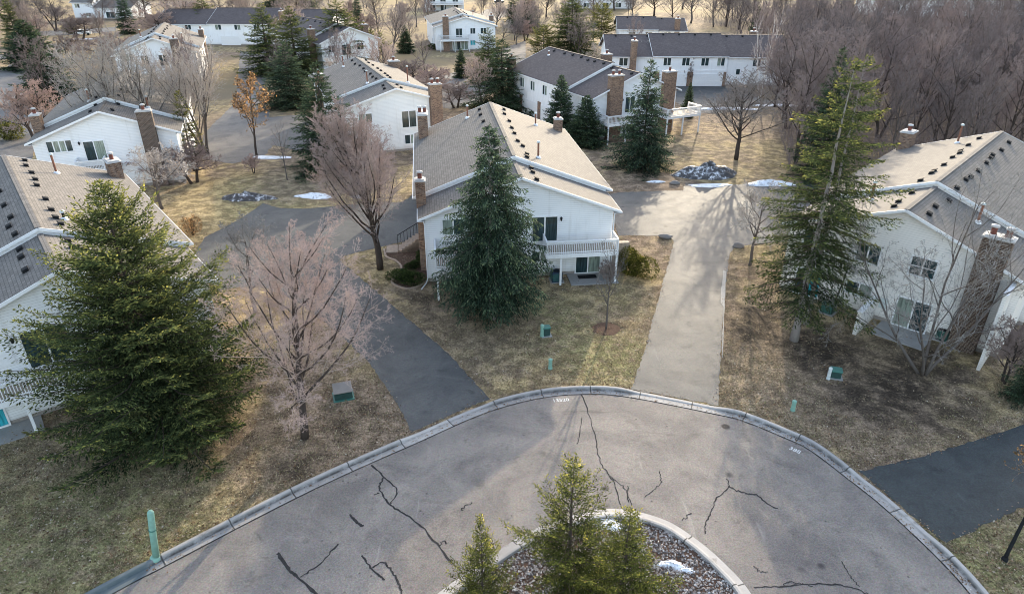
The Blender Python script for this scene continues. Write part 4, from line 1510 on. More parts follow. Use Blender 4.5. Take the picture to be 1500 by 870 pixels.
wood1 = bare_tree(21, 16, 'bark_dark', 'twig_wood', kids=(17, 8, 6, 5), ang=(44, 40, 42, 44), up=(0.02, 0.08, 0.07, 0.05, 0.02), t0=(0.14, 0.2, 0.15, 0.1), rmin=0.017, r0=0.21)
wood2 = bare_tree(22, 16, 'bark_dark', 'twig_wood', kids=(11, 8, 7, 5), ang=(48, 42, 44, 44), up=(0.02, 0.07, 0.06, 0.04, 0.02), t0=(0.16, 0.2, 0.15, 0.1), stems=2, lean=0.15, rmin=0.017, r0=0.2)
wood3 = bare_tree(23, 15, 'bark', 'twig_wood', kids=(15, 8, 6, 5), ang=(38, 36, 40, 44), up=(0.02, 0.10, 0.1, 0.05, 0.02), t0=(0.2, 0.2, 0.15, 0.1), rmin=0.017, r0=0.17)
farpink = bare_tree(24, 12, 'bark', 'twig_pink', kids=(18, 8, 6, 4), ang=(34, 32, 36, 40), up=(0.02, 0.12, 0.10, 0.06, 0.02), rmin=0.017)

px_place(vase, (447, 641), 322, 120, 'leafless pinkish-twigged tree with dark trunk on the brown verge left of the left driveway', 0.3, tilt=(0, R(9)))
px_place(spread, (374, 458), 312, 66, 'leafless spreading tree standing beside the left driveway, just behind the nearest pinkish tree', 1.2)
px_place(vase2, (557, 394), 138, 92, 'tall leafless tree with upswept pinkish twigs at the front left corner of the middle house', 2.0)
px_place(vase3, (205, 246), 40, 100, 'large many-stemmed grey leafless tree between the left house roof and the house behind it', 0.6)
px_place(vase3, (303, 226), 52, 72, 'tall grey leafless tree right of the balcony house, its limbs rising steeply', 2.6)
px_place(vase, (272, 206), 60, 40, 'slimmer pinkish leafless tree just left of the tall steep-limbed one', 4.0)
px_place(sapling, (421, 264), 172, 16, 'thin leafless sapling on the brown lawn left of the dark spruce', 1.0)
px_place(spread, (1098, 389), 262, 62, 'leafless open-branched tree at the right side of the sunlit driveway', 0.0)
px_place(ascend, (1078, 234), 100, 62, 'leafless dark-trunked tree on the tan lawn behind the dirty snow pile', 0.5)
px_place(sapling, (888, 481), 352, 27, 'thin leafless sapling on the front lawn near the middle house patio', 2.2)
px_place(multi, (1352, 548), 235, 150, 'broad leafless multi-stemmed tree in front of the cream-sided house', 0.9)
px_place(spread, (238, 306), 212, 62, 'leafless low-forked tree on the yellow lawn behind the left house', 2.5)
px_place(crab, (55, 205), 118, 50, 'rounded reddish leafless tree at the far left beside the far street', 0.4)
px_place(crab, (215, 262), 205, 60, 'dense tangle of low bare branches in front of the balcony house', 1.9, name='bare_shrub', cat='shrub')
px_place(crab, (285, 268), 205, 48, 'grey bare thicket shrub beside the thin pale conifer', 3.3, name='bare_shrub', cat='shrub')
px_place(crab, (372, 254), 226, 16, 'small reddish bare bush on the lawn near the upper snow patch', 0.7, name='bare_shrub', cat='shrub')
px_place(birch, (1112, 150), 8, 24, 'white-barked birch clump in front of the garage block at its right end', 0.2, name='birch_tree')
px_place(birch, (1146, 170), 62, 20, 'slender pale birch at the edge of the woods right of the birch clump', 1.4, name='birch_tree')
px_place(crab, (1010, 126), 84, 14, 'small weeping bare tree between the two white garage doors', 0.1)
px_place(spread, (926, 118), 58, 34, 'spreading leafless tree at the corner of the dark garage block', 1.1)
px_place(farpink, (576, 84), -2, 26, 'tall pinkish leafless tree left of the distant chimney house', 0.2)
px_place(crab, (640, 146), 96, 44, 'wide grey-pink bare crab tree beside the far lane', 0.8)
px_place(crab, (603, 128), 84, 38, 'bare crab tree with dark branches nearest the small far spruce', 2.0)
px_place(crab, (668, 158), 118, 36, 'low bare crab tree behind the middle house roof', 3.1)
px_place(wood2, (82, 46), -18, 46, 'large dark-limbed leafless tree on the yellow lawn at the top left', 0.9)
px_place(crab, (118, 60), 20, 34, 'leafless twiggy tree beside the big dark-limbed one at top left', 0.2)
px_place(farpink, (262, 60), -14, 48, 'leafless purple-grey tree in front of the purplish-roofed house', 1.3)
px_place(crab, (240, 66), 12, 40, 'low purple-grey bare tree behind the far balcony house', 1.9)
px_place(farpink, (610, 40), -25, 18, 'leafless tree standing by the deck posts of the topmost house', 2.0)
px_place(ascend, (708, 20), -14, 8, 'small leafless tree on the far golden lawn right of the chimney house', 2.4)
px_place(wood1, (870, 30), -30, 30, 'leafless tree beside the far house with the glazed bay', 0.8)
px_place(crab, (770, 60), 30, 26, 'bare shrub by the far lane among the pines', 0.3, name='bare_shrub', cat='shrub')
px_place(crab, (12, 30), -20, 40, 'reddish leafless tree cut by the left edge at the top', 2.8)
px_place(ascend, (440, 34), -24, 30, 'leafless tree behind the topmost dark spruces', 0.8)
px_place(crab, (1050, 372), 330, 10, 'small bare twiggy bush near the boulder', 0.8, name='bare_shrub', cat='shrub') if False else None
px_place(crab, (893, 412), 384, 20, 'low bare shrub beside the middle house patio corner', 0.8, name='bare_shrub', cat='shrub')
px_place(crab, (1470, 560), 470, 40, 'tangled bare shrub at the far right edge by the cream wall', 0.8, name='bare_shrub', cat='shrub')
px_place(crab, (170, 100), 48, 60, 'wide brown leafless tree just left of the far balcony house', 0.8)
px_place(crab, (545, 250), 205, 36, 'reddish bare shrub behind the tall upswept tree', 1.8, name='bare_shrub', cat='shrub')

far_px = [(30, 44, -14, 26), (150, 34, -16, 22), (215, 30, -24, 30), (330, 40, -10, 26), (372, 36, -20, 24), (470, 24, -20, 20), (552, 36, -18, 22), (600, 66, 22, 18), (726, 44, 2, 18), (756, 66, 22, 18),
          (800, 26, -22, 24), (832, 22, -26, 24), (900, 16, -26, 26), (925, 30, -22, 26), (958, 24, -24, 30), (985, 30, -20, 26), (1012, 34, -20, 26), (1045, 40, -18, 26), (1082, 44, -14, 26), (1064, 26, -30, 28), (1000, 14, -30, 26), (640, 8, -30, 20), (780, 8, -34, 22),
          (556, 60, 8, 18), (250, 22, -24, 26), (60, 20, -24, 24)]
far_lb = ['behind the far left street', 'left of the narrow spruce column', 'behind the far balcony house ridge', 'among the spruces of the upper lane', 'behind the thin dark spruce', 'behind the hidden grey-roofed house',
          'behind the low grey-white house', 'left of the distant chimney house', 'beside the golden lawn', 'by the pines above the far lane', 'above the pale pine', 'above the tall dark spruce', 'near the far glazed bay', 'left end of the hipped-roof house', 'middle of the hipped-roof house',
          'right end of the hipped-roof house', 'above the garage block left door', 'above the garage block right door', 'above the garage block right wing', 'farther above the garage block', 'far up the golden slope', 'behind the topmost deck house', 'at the top edge near the slim spruces', 'right of the yellowish pine', 'behind the purplish-roofed house left end', 'far beyond the small tan-roofed house']
for i, (x_, y_, t_, h_) in enumerate(far_px):
    px_place((farpink, wood3, ascend, wood1)[i % 4], (x_, y_), t_, h_, 'hazy leafless tree at the top, ' + far_lb[i], i * 0.9)

bw = random.Random(41)
taken = []
cnt = 0
while cnt < 88:
    x_, y_ = bw.uniform(0, 940), bw.uniform(8, 165)
    if cnt < 50:
        y_ = bw.uniform(4, 75)
    p_ = G(x_, y_)
    bad = any((p_.x - a_) ** 2 + (p_.y - b_) ** 2 < 36 for a_, b_ in taken)
    for h_ in ALLH:
        dx_, dy_ = p_.x - h_.o.location.x, p_.y - h_.o.location.y
        c_, s_2 = math.cos(-h_.o.rotation_euler.z), math.sin(-h_.o.rotation_euler.z)
        lx_, ly_ = dx_ * c_ - dy_ * s_2, dx_ * s_2 + dy_ * c_
        if -h_.hw - 2.0 < lx_ < h_.hwr + 2.0 and -3 < ly_ < h_.L + 2:
            bad = True
    for (_, px_l, _) in DRV:
        g_ = GP(px_l)
        if pip(np.array([p_.x]), np.array([p_.y]), [(q_.x, q_.y) for q_ in g_])[0]:
            bad = True
    if p_.y < 92 or bad or (520 < x_ < 730 and 60 < y_ < 84):
        continue
    taken.append((p_.x, p_.y))
    cnt += 1
    pr_ = (farpink, wood3, crab, wood1, spread)[cnt % 5]
    hh_2 = bw.uniform(7.5, 12) if pr_ not in (crab, spread) else bw.uniform(4.5, 6.5)
    k_ = hh_2 / pr_['h']
    place(pr_, (p_.x, p_.y, 0), bw.uniform(0, 6.28), k_ * bw.uniform(0.9, 1.25), k_, 'small hazy leafless tree crowded in among the far houses', 'tree', 'hazy leafless trees among the far houses', 'bare_tree')

# leafless trees of the woods
wr = random.Random(77)
wpts = []
def woods(n, area, mind):
    tries = 0
    got = 0
    while got < n and tries < 6000:
        tries += 1
        x0, x1, y0, y1 = area
        x, y = wr.uniform(x0, x1), wr.uniform(y0, y1)
        # inside the wedge right of the garage block and behind the right house
        pxx = 750 + 1000 * x / (y * cp + CAM_H * sp_)
        if pxx > 1640 or pxx < 1000:
            continue
        edge = 1138 + (y - 100) * (-0.35) if y < 180 else 1110 - (y - 180) * 1.3
        edge = max(edge, 950)
        if pxx < edge:
            continue
        hx, hy = x - 25.8, y - 42.2
        a = R(43.7)
        lx = hx * math.cos(a) - hy * math.sin(a)
        ly = hx * math.sin(a) + hy * math.cos(a)
        if -12 < lx < 30 and ly < 30:
            continue
        if 126 < x < 210 and 255 < y < 282:
            continue
        if x < 56 and 128 < y < 150 or x < 60 and 172 < y < 192:
            continue
        if any((x - a_) ** 2 + (y - b_) ** 2 < mind ** 2 for a_, b_ in wpts):
            continue
        wpts.append((x, y))
        got += 1
woods(66, (34, 95, 76, 135), 4.6)
woods(62, (45, 150, 130, 200), 6.5)
woods(50, (40, 180, 195, 330), 8.5)
for i, (x, y) in enumerate(wpts):
    pr = (wood1, wood2, wood3)[i % 3]
    hgt = wr.uniform(11, 16.5)
    k = hgt / pr['h']
    place(pr, (x, y, 0), wr.uniform(0, 6.28), k * wr.uniform(0.85, 1.2), k, 'leafless grey-brown tree crowded in the woods at upper right', 'tree', 'leafless trees of the woods', 'woodland_tree')
# undergrowth of the woods
n = 26000
ux, uy = rs.uniform(30, 150, n), 78 + 180 * rs.uniform(0, 1, n) ** 1.5
pxx = 750 + 1000 * ux / (uy * cp + CAM_H * sp_)
a = R(43.7)
lx = (ux - 25.8) * math.cos(a) - (uy - 42.2) * math.sin(a)
ly = (ux - 25.8) * math.sin(a) + (uy - 42.2) * math.cos(a)
ok = (pxx > np.where(uy < 180, 1142 - (uy - 100) * 0.35, 1115 - (uy - 180) * 1.3)) & (pxx < 1600) & ~((lx > -11) & (ly < 29)) & ~((ux < 58) & (uy > 128) & (uy < 192))
ux, uy = ux[ok], uy[ok]
n = len(ux)
def sticks(b0, d0, ln, w0):
    k_ = rs.normal(0, 1, b0.shape); k_[:, 2] = 0
    k_ /= np.linalg.norm(k_, axis=1)[:, None]
    e_ = b0 + d0 * ln[:, None]
    return np.stack([b0 - k_ * w0, b0 + k_ * w0, e_ + k_ * w0 * 0.4, e_ - k_ * w0 * 0.4], 1).reshape(-1, 3)
base = np.stack([ux, uy, np.zeros(n)], 1)
hh_ = rs.uniform(0.8, 3.6, n) * (0.6 + 0.6 * (np.sin(ux * 0.35) * np.sin(uy * 0.3) > -0.2))
dr = rs.normal(0, 0.35, (n, 3)); dr[:, 2] = 1
dr /= np.linalg.norm(dr, axis=1)[:, None]
V_ = [sticks(base, dr, hh_, rs.uniform(0.02, 0.04, n)[:, None])]
for k in range(6):
    f = rs.uniform(0.25, 0.95, n)
    b2 = base + dr * (hh_ * f)[:, None]
    d2 = dr + rs.normal(0, 0.6, (n, 3)); d2 /= np.linalg.norm(d2, axis=1)[:, None]
    V_.append(sticks(b2, d2, hh_ * rs.uniform(0.2, 0.5, n), rs.uniform(0.010, 0.022, n)[:, None]))
v = np.concatenate(V_)
o = link('undergrowth', np_mesh('undergrowth', v, 4, MT['twig_wood'], np.repeat(rs.uniform(0, 1, len(v) // 4), 4)))
o['kind'] = 'stuff'


# ------------------------------------------------------------------ conifers
def kites(base, dirs, length, width, tip0, rsd):
    """one kite-shaped spray per row"""
    n_ = len(base)
    rv = rsd.normal(0, 1, (n_, 3))
    sd_ = np.cross(dirs, rv)
    sd_ /= (np.linalg.norm(sd_, axis=1)[:, None] + 1e-9)
    L = length[:, None]
    W = width[:, None]
    mid = base + dirs * L * 0.45
    v_ = np.stack([base, mid + sd_ * W, base + dirs * L, mid - sd_ * W], 1)
    t_ = np.stack([tip0 * 0.8, tip0 * 0.95, np.minimum(1, tip0 * 1.0 + 0.12), tip0 * 0.95], 1)
    return v_.reshape(-1, 3), t_.ravel()


def nrm(a_):
    return a_ / (np.linalg.norm(a_, axis=-1, keepdims=True) + 1e-9)


def conifer(seed, H, Rad, needle, bark='bark_dark', cb=0.04, wh=44, per=6, pw=0.85, el=(-18, 42), droop=0.25, hang=0.3, spl=0.34, spw=0.035, dens=1.0, gap=0.05, tipup=0.12, bulge=0.0, trunk_r=None, irregular=0.18, lens=1.0, fork=False):
    q = np.random.RandomState(seed)
    VV, TT = [], []
    wood = MB()
    limb = MB()
    tr = trunk_r or H * 0.016
    kk = np.linspace(0, 1, 12)
    wob = q.normal(0, 0.01 * H * 0.25, (12, 2)) * np.sin(kk * 3.14)[:, None]
    def axis(z):
        t = z / H
        i = min(int(t * 11), 10)
        f = t * 11 - i
        w_ = wob[i] * (1 - f) + wob[i + 1] * f
        return np.array([w_[0], w_[1], z])
    wood.tube([axis(z * H) - np.array([0, 0, 0.2 if z == 0 else 0]) for z in kk[:-1]] + [axis(H * 0.985)], [max(0.012, tr * (1 - z) ** 0.9) * (1.35 if z == 0 else 1) for z in kk], 8)
    az = q.uniform(0, 6.28)
    secw = 1 + irregular * np.array([math.sin(i * 2.1 + seed) for i in range(16)])
    for i in range(wh):
        t = i / (wh - 1)
        h = cb + (1 - cb) * (t ** 0.92) * 0.985
        rel = (h - cb) / (1 - cb)
        prof = (1 - rel) ** pw
        if bulge:
            prof *= 1 - bulge * max(0, 0.22 - rel) / 0.22
        Lb = Rad * prof + 0.02 * H * (1 - rel)
        nb = max(3, int(per * (0.65 + 0.5 * prof)))
        for k in range(nb):
            az += 6.283 / nb + q.normal(0, 0.22)
            if q.uniform() < gap:
                continue
            si = int(((az % 6.283) / 6.283) * 16) % 16
            L = Lb * q.uniform(0.72, 1.12) * (1 + (secw[(si + i // 5) % 16] - 1))
            L = max(L, 0.12 * Rad * (1 - rel) + 0.12)
            e0 = R(el[0] + (el[1] - el[0]) * rel ** 1.1) + q.normal(0, 0.08)
            zb = h * H + q.normal(0, 0.012 * H)
            zb = min(zb, H * 0.985)
            m = max(3, int(L / 0.17 * dens) + 2)
            s_ = np.linspace(0, 1, m)
            ra = L * s_ * math.cos(e0)
            zz = L * s_ * math.sin(e0) - droop * L * s_ ** 2 + tipup * L * s_ ** 4
            a0 = axis(max(0, zb))
            ca_, sa_ = math.cos(az), math.sin(az)
            P = np.stack([a0[0] + ra * ca_, a0[1] + ra * sa_, np.maximum(0.12, zb + zz)], 1)
            T = nrm(np.gradient(P, axis=0))
            if L > 0.5:
                idx = [0, m // 2, m - 1]
                br_ = max(0.012, tr * 0.32 * (1 - rel))
                limb.tube([P[j] for j in idx], [br_ * 0.8, br_ * 0.45, 0.006], 4, False)
            side = np.array([-sa_, ca_, 0.0])
            keep_ = s_ > 0.12
            Pk, Tk, sk = P[keep_], T[keep_], s_[keep_]
            rows = []
            for sg in (-1, 1):
                tl = (0.42 * L * (1 - sk) ** 0.8 + 0.14 + 0.05 * L) * lens
                tl = np.minimum(tl, 1.25 * lens) * q.uniform(0.6, 1.15, len(sk))
                td = nrm(Tk * 0.75 + side * sg * q.uniform(0.6, 1.1, (len(sk), 1)) + np.array([0, 0, -hang]) * q.uniform(0.3, 1.4, (len(sk), 1)))
                rows.append((Pk, td, tl, sk))
            Pb = np.concatenate([r_[0] for r_ in rows])
            td = np.concatenate([r_[1] for r_ in rows])
            tl = np.concatenate([r_[2] for r_ in rows])
            st = np.concatenate([r_[3] for r_ in rows])
            ns = np.maximum(1, np.ceil(tl / (spl * 0.42))).astype(int)
            rep = np.repeat(np.arange(len(Pb)), ns)
            off = np.concatenate([np.arange(c_) for c_ in ns]) / np.repeat(ns, ns)
            pos = Pb[rep] + td[rep] * (tl[rep] * off)[:, None]
            pos[:, 2] -= hang * 0.5 * (tl[rep] * off) ** 2
            pos += q.normal(0, 0.025, pos.shape)
            dr_ = nrm(td[rep] + q.normal(0, 0.38, pos.shape) + np.array([0, 0, -hang * 0.5]))
            tipv = np.clip(0.45 * st[rep] + 0.32 * off * (0.4 + 0.6 * st[rep]) + 0.38 * rel, 0, 1)  # higher, outer sprays count as tips: sunlit tops put into the needle colour
            ln = spl * q.uniform(0.6, 1.25, len(pos)) * (0.75 + 0.25 * (1 - rel))
            v_, t_ = kites(pos, dr_, ln, spw * q.uniform(0.7, 1.4, len(pos)), tipv, q)
            VV.append(v_); TT.append(t_)
            # along the branch itself
            v_, t_ = kites(Pk, nrm(Tk + q.normal(0, 0.25, Tk.shape)), np.full(len(Pk), spl), np.full(len(Pk), spw * 1.2), np.clip(sk, 0, 1), q)
            VV.append(v_); TT.append(t_)
    # leader
    v_, t_ = kites(np.tile(axis(H * 0.95), (14, 1)) + np.stack([np.zeros(14), np.zeros(14), np.linspace(0, 0.045 * H, 14)], 1), nrm(q.normal(0, 0.5, (14, 3)) + np.array([0, 0, 0.9])), np.full(14, spl * 0.7), np.full(14, spw), np.full(14, 0.8), q)
    VV.append(v_); TT.append(t_)
    V = np.concatenate(VV)
    T_ = np.concatenate(TT)
    V[:, 2] = np.maximum(V[:, 2], 0.03)
    rad = np.sort(np.hypot(V[:, 0], V[:, 1]))[int(len(V) * 0.975)]
    return dict(trunk=wood.mesh('trunk', MT[bark], True), branches=limb.mesh('branches', MT['bark_dark'], True), crown=np_mesh('crown', V, 4, MT[needle], T_), h=float(V[:, 2].max()), r=float(rad), n=len(V) // 4)


fir_big = conifer(31, 12.5, 5.0, 'fir', wh=46, per=9, dens=1.15, pw=0.72, el=(-12, 44), droop=0.12, hang=0.12, spl=0.20, spw=0.027, tipup=0.28, gap=0.07, irregular=0.24, bulge=0.3)
weep = conifer(32, 13, 3.4, 'blue_spruce', 'bark_pale', wh=36, per=10, dens=1.2, pw=0.74, el=(-10, 32), droop=0.36, hang=0.85, spl=0.22, spw=0.026, tipup=0.10, irregular=0.22, bulge=0.5, lens=1.15, cb=0.10)
tall = conifer(33, 17, 4.0, 'green_spruce', 'bark_pale', wh=27, per=6, pw=0.55, el=(-16, 32), droop=0.20, hang=0.22, spl=0.23, spw=0.027, cb=0.16, gap=0.16, irregular=0.26, trunk_r=0.22, bulge=0.4)
tall2 = conifer(34, 17, 3.4, 'green_spruce', 'bark_pale', wh=23, per=5, pw=0.55, el=(-14, 34), droop=0.20, hang=0.22, spl=0.23, spw=0.027, cb=0.30, gap=0.2, irregular=0.26, trunk_r=0.19)
blue1 = conifer(35, 12, 3.3, 'blue_spruce', wh=38, per=7, pw=0.8, el=(-14, 40), droop=0.25, hang=0.55, spl=0.36, spw=0.036, dens=0.8)
dark1 = conifer(36, 14, 3.6, 'spruce', wh=38, per=7, pw=0.78, el=(-14, 40), droop=0.22, hang=0.5, spl=0.38, spw=0.040, dens=0.75, gap=0.1)
green1 = conifer(37, 14, 4.0, 'green_spruce', wh=34, per=7, pw=0.7, el=(-10, 40), droop=0.18, hang=0.35, spl=0.38, spw=0.040, dens=0.75, gap=0.12, irregular=0.25)
pine1 = conifer(38, 11, 3.4, 'pine', 'bark', wh=20, per=6, pw=0.5, el=(0, 50), droop=0.05, hang=0.0, spl=0.42, spw=0.045, dens=0.8, gap=0.2, irregular=0.35, cb=0.18, bulge=0.6, tipup=0.3)
dense1 = conifer(39, 8, 2.6, 'spruce', wh=34, per=8, pw=0.75, el=(-8, 45), droop=0.15, hang=0.35, spl=0.34, spw=0.036, dens=0.9, gap=0.0, irregular=0.1)
young1 = conifer(41, 6.5, 2.3, 'young', 'bark_dark', wh=19, per=7, pw=0.75, el=(-2, 52), droop=0.10, hang=0.10, spl=0.14, spw=0.018, dens=1.7, tipup=0.3, gap=0.16, irregular=0.34, trunk_r=0.10, lens=0.74)
young2 = conifer(42, 5.5, 1.9, 'young', 'bark_dark', wh=19, per=7, pw=0.7, el=(0, 55), droop=0.08, hang=0.05, spl=0.14, spw=0.018, dens=1.7, tipup=0.25, gap=0.12, irregular=0.3, trunk_r=0.08, lens=0.74)
young3 = conifer(43, 6.5, 2.1, 'young', 'bark_dark', wh=19, per=7, pw=0.7, el=(-4, 50), droop=0.12, hang=0.10, spl=0.14, spw=0.018, dens=1.7, tipup=0.28, gap=0.14, irregular=0.32, trunk_r=0.09, lens=0.9)
sparse = conifer(44, 10, 2.0, 'pine', 'bark', wh=22, per=4, pw=0.7, el=(-5, 40), droop=0.2, hang=0.2, spl=0.38, spw=0.04, dens=0.7, gap=0.2, cb=0.2)


def con(pr, base, top_y, hw, label, rz=0.0, name='spruce_tree', group=None):
    return px_place(pr, base, top_y, hw, label, rz, group, name, 'conifer')


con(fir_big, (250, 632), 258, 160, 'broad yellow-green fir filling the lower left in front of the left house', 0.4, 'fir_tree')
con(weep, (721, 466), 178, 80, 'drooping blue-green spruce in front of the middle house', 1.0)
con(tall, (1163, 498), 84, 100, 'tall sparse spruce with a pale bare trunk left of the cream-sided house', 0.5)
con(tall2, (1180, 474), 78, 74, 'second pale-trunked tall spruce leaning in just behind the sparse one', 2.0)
con(dark1, (1196, 260), 66, 44, 'dark blue spruce top showing behind the two tall pale-trunked spruces', 2.2)
con(blue1, (940, 246), 86, 50, 'full blue-green spruce on the lawn right of the middle house roof', 0.0)
con(dense1, (820, 200), 108, 29, 'narrow dark spruce behind the middle house beside the garage wall', 1.5)
con(dense1, (857, 212), 138, 34, 'plump dark spruce, the shorter of two behind the middle house roof', 0.3)
con(dark1, (736, 160), 56, 58, 'wide dark green spruce behind the ridge of the middle house', 0.9)
con(green1, (716, 120), 40, 38, 'brown-green spruce with thin top behind the wide dark one', 1.9)
con(blue1, (428, 156), 60, 50, 'blue-grey spruce at the bend of the upper left lane', 0.7)
con(dark1, (482, 246), 88, 60, 'dark tall spruce left of the pink-twigged tree, in front of the low grey-white house', 2.4)
con(green1, (436, 112), 8, 48, 'tall olive spruce behind the blue-grey one', 0.2)
con(green1, (396, 108), 4, 46, 'leftmost olive-dark spruce of the upper row beside the lane', 1.1)
con(green1, (502, 98), -2, 56, 'large olive spruce hiding the grey-roofed house', 2.0)
con(green1, (306, 60), -4, 36, 'single green spruce in front of the purplish-roofed house', 0.7)
con(dark1, (190, 50), -18, 17, 'narrow dark spruce column right of the small tan-roofed house', 0.2)
con(dense1, (78, 150), 66, 46, 'squat dark evergreen bulging beside the far street', 0.4, 'evergreen_tree')
con(dense1, (52, 100), 28, 44, 'dark rounded evergreen behind the squat one at the far left', 1.4, 'evergreen_tree')
con(green1, (28, 68), -6, 22, 'green spruce near the mailbox at the far left', 0.2)
con(sparse, (285, 250), 132, 24, 'thin pale yellow-green conifer against the white corner of the balcony house', 0.9, 'pine_tree')
con(pine1, (546, 92), 42, 28, 'yellowish pine behind the low grey-white house ridge', 0.4, 'pine_tree')
con(dense1, (595, 78), 36, 14, 'small dark spruce on the lawn left of the distant chimney house', 0.4)
con(dense1, (676, 114), 70, 13, 'small bright green spruce in front of the distant chimney house deck', 1.4)
con(green1, (836, 84), -8, 50, 'tall dark spruce above the dark roof, at top right of centre', 0.4)
con(pine1, (880, 66), 2, 28, 'pale yellow pine just right of the tall dark spruce', 2.4, 'pine_tree')
con(pine1, (796, 88), 34, 26, 'pale yellow pine left of the tall dark spruce', 3.4, 'pine_tree')
con(dark1, (772, 48), -18, 26, 'dark spruce pair member at the top edge, right of the golden lawn', 1.4)
con(dark1, (752, 40), -14, 18, 'slim dark spruce at the top edge beside the golden lawn', 2.7)
con(dark1, (404, 30), -30, 24, 'dark spruce cut by the top edge, left of two', 0.8)
con(dark1, (452, 28), -26, 22, 'dark spruce cut by the top edge, right of two', 2.8)
con(dark1, (526, 42), -16, 11, 'slim dark spruce right of the large olive spruce', 1.8)
con(dark1, (356, 62), 14, 15, 'thin dark spruce beside the white wall of the purplish-roofed house', 1.2)
con(dense1, (1006, 172), 120, 11, 'small dark evergreen cone at the corner deck of the two-chimney house', 0.0, 'evergreen_tree')
con(dense1, (148, 26), 6, 9, 'tiny dark cone evergreen against the small house wall', 0.6, 'evergreen_tree')
con(blue1, (1500, 585), 480, 34, 'dark spruce cut by the right edge beside the cream wall', 0.6)
con(dark1, (1104, 66), 8, 14, 'slim spruce at the edge of the woods above the birches', 0.6)
con(young1, (832, 850), 664, 88, 'tallest young spruce on the gravel island with a dark bare lower trunk', 0.4)
con(young2, (708, 905), 752, 58, 'young spruce at the left of the gravel island', 1.4)
con(young3, (908, 893), 742, 88, 'bushy yellow-green young spruce at the right of the gravel island', 2.3)


# leafy shrubs
def shrub(seed, rx, ry, h, mat, n_=2600, spl=0.14, spw=0.03, lumps=5):
    q = np.random.RandomState(seed)
    cen = q.normal(0, 0.32, (lumps, 3)) * np.array([rx, ry, h * 0.3]) + np.array([0, 0, h * 0.45])
    rr = q.uniform(0.5, 0.8, lumps)
    which = q.randint(0, lumps, n_)
    dv = nrm(q.normal(0, 1, (n_, 3)))
    sh = q.uniform(0.55, 1.0, n_) ** 0.5
    pos = cen[which] + dv * (sh * rr[which])[:, None] * np.array([rx, ry, h * 0.55])
    pos[:, 2] = np.clip(pos[:, 2], 0.04, None)
    dr_ = nrm(dv + q.normal(0, 0.5, dv.shape) + np.array([0, 0, 0.35]))
    v_, t_ = kites(pos, dr_, spl * q.uniform(0.6, 1.3, n_), spw * q.uniform(0.7, 1.3, n_), np.clip(sh * 0.9 - 0.1, 0, 1), q)
    wood = MB()
    for k in range(6):
        a_ = k * 1.05
        wood.tube([(0, 0, -0.05), (math.cos(a_) * rx * 0.3, math.sin(a_) * ry * 0.3, h * 0.35), (math.cos(a_) * rx * 0.5, math.sin(a_) * ry * 0.5, h * 0.6)], [0.04, 0.025, 0.01], 5)
    return dict(trunk=wood.mesh('stem', MT['bark_dark'], True), crown=np_mesh('foliage', v_, 4, MT[mat], t_))


def put_shrub(pr, base, label, rz=0.0, name='shrub', sc=1.0):
    p = G(*base)
    o = thing(name, label, 'shrub', (p.x, p.y, 0), rz)
    o.scale = (sc,) * 3
    link('stem', pr['trunk'], o)
    link('foliage', pr['crown'], o)
    return o


yew = shrub(1, 1.5, 1.1, 1.25, 'yew', 5200, 0.12, 0.03)
put_shrub(yew, (592, 413), 'clipped dark round yew, the largest at the left corner of the middle house', -0.2, 'yew_shrub')
put_shrub(yew, (606, 393), 'smaller clipped dark yew behind the largest one, by the middle house stair', 1.1, 'yew_shrub', 0.62)
put_shrub(yew, (618, 378), 'small dark yew against the brick wall below the stair', 2.1, 'yew_shrub', 0.5)
yew2 = shrub(2, 1.3, 1.9, 2.3, 'yew_sun', 6500, 0.14, 0.035, 7)
put_shrub(yew2, (926, 400), 'big sunlit yew with yellow-green top at the right corner of the middle house', 0.3, 'yew_shrub')
orange = shrub(3, 0.8, 0.8, 2.2, 'orange', 1500, 0.16, 0.03, 6)
put_shrub(orange, (283, 345), 'orange-brown grass clump at the right eave of the left house', 0, 'ornamental_grass')
put_shrub(yew, (516, 78), 'dark clipped bush beside the far grey wall', 0.4, 'yew_shrub', 1.0)
put_shrub(yew, (634, 73), 'round brown-green bush at the corner of the distant chimney house', 0.4, 'yew_shrub', 1.3)
put_shrub(yew, (786, 170), 'dark bush by the garage of the two-chimney house', 0.9, 'yew_shrub', 1.0)
pine_s = shrub(4, 2.2, 2.0, 3.0, 'pine', 2400, 0.3, 0.06, 7)
put_shrub(pine_s, (104, 50), 'yellow-green bush on the golden lawn at the top left', 0.4)
put_shrub(pine_s, (16, 205), 'yellow-green bush at the left edge below the far street', 1.4)

# tree keeping its russet leaves
russ = bare_tree(51, 7, 'bark_dark', 'twig_brown', kids=(12, 7, 5), levels=3, ang=(46, 42, 42), up=(0.02, 0.08, 0.06, 0.02), rmin=0.011, t0=(0.3, 0.2, 0.1))
tv = np.array([tuple(v_.co) for v_ in russ['crown'].vertices])
q = np.random.RandomState(8)
idx = q.choice(len(tv), 2200)
v_, t_ = kites(tv[idx] + q.normal(0, 0.06, (2200, 3)), nrm(q.normal(0, 1, (2200, 3)) + np.array([0, 0, -0.4])), q.uniform(0.12, 0.26, 2200), q.uniform(0.04, 0.08, 2200), q.uniform(0.2, 0.9, 2200), q)
rl_me = np_mesh('leaves', v_, 4, MT['orange'], t_)
for (bs, ty, hw_, lb, rz_) in (((376, 228), 106, 40, 'tree still holding orange-tan leaves beside the upper lane', 0.4),
                               ((1512, 735), 622, 46, 'small tree with orange and green tufts at the right edge over the dark driveway', 1.2)):
    o = px_place(russ, bs, ty, hw_, lb, rz_)
    link('leaves', rl_me, o)


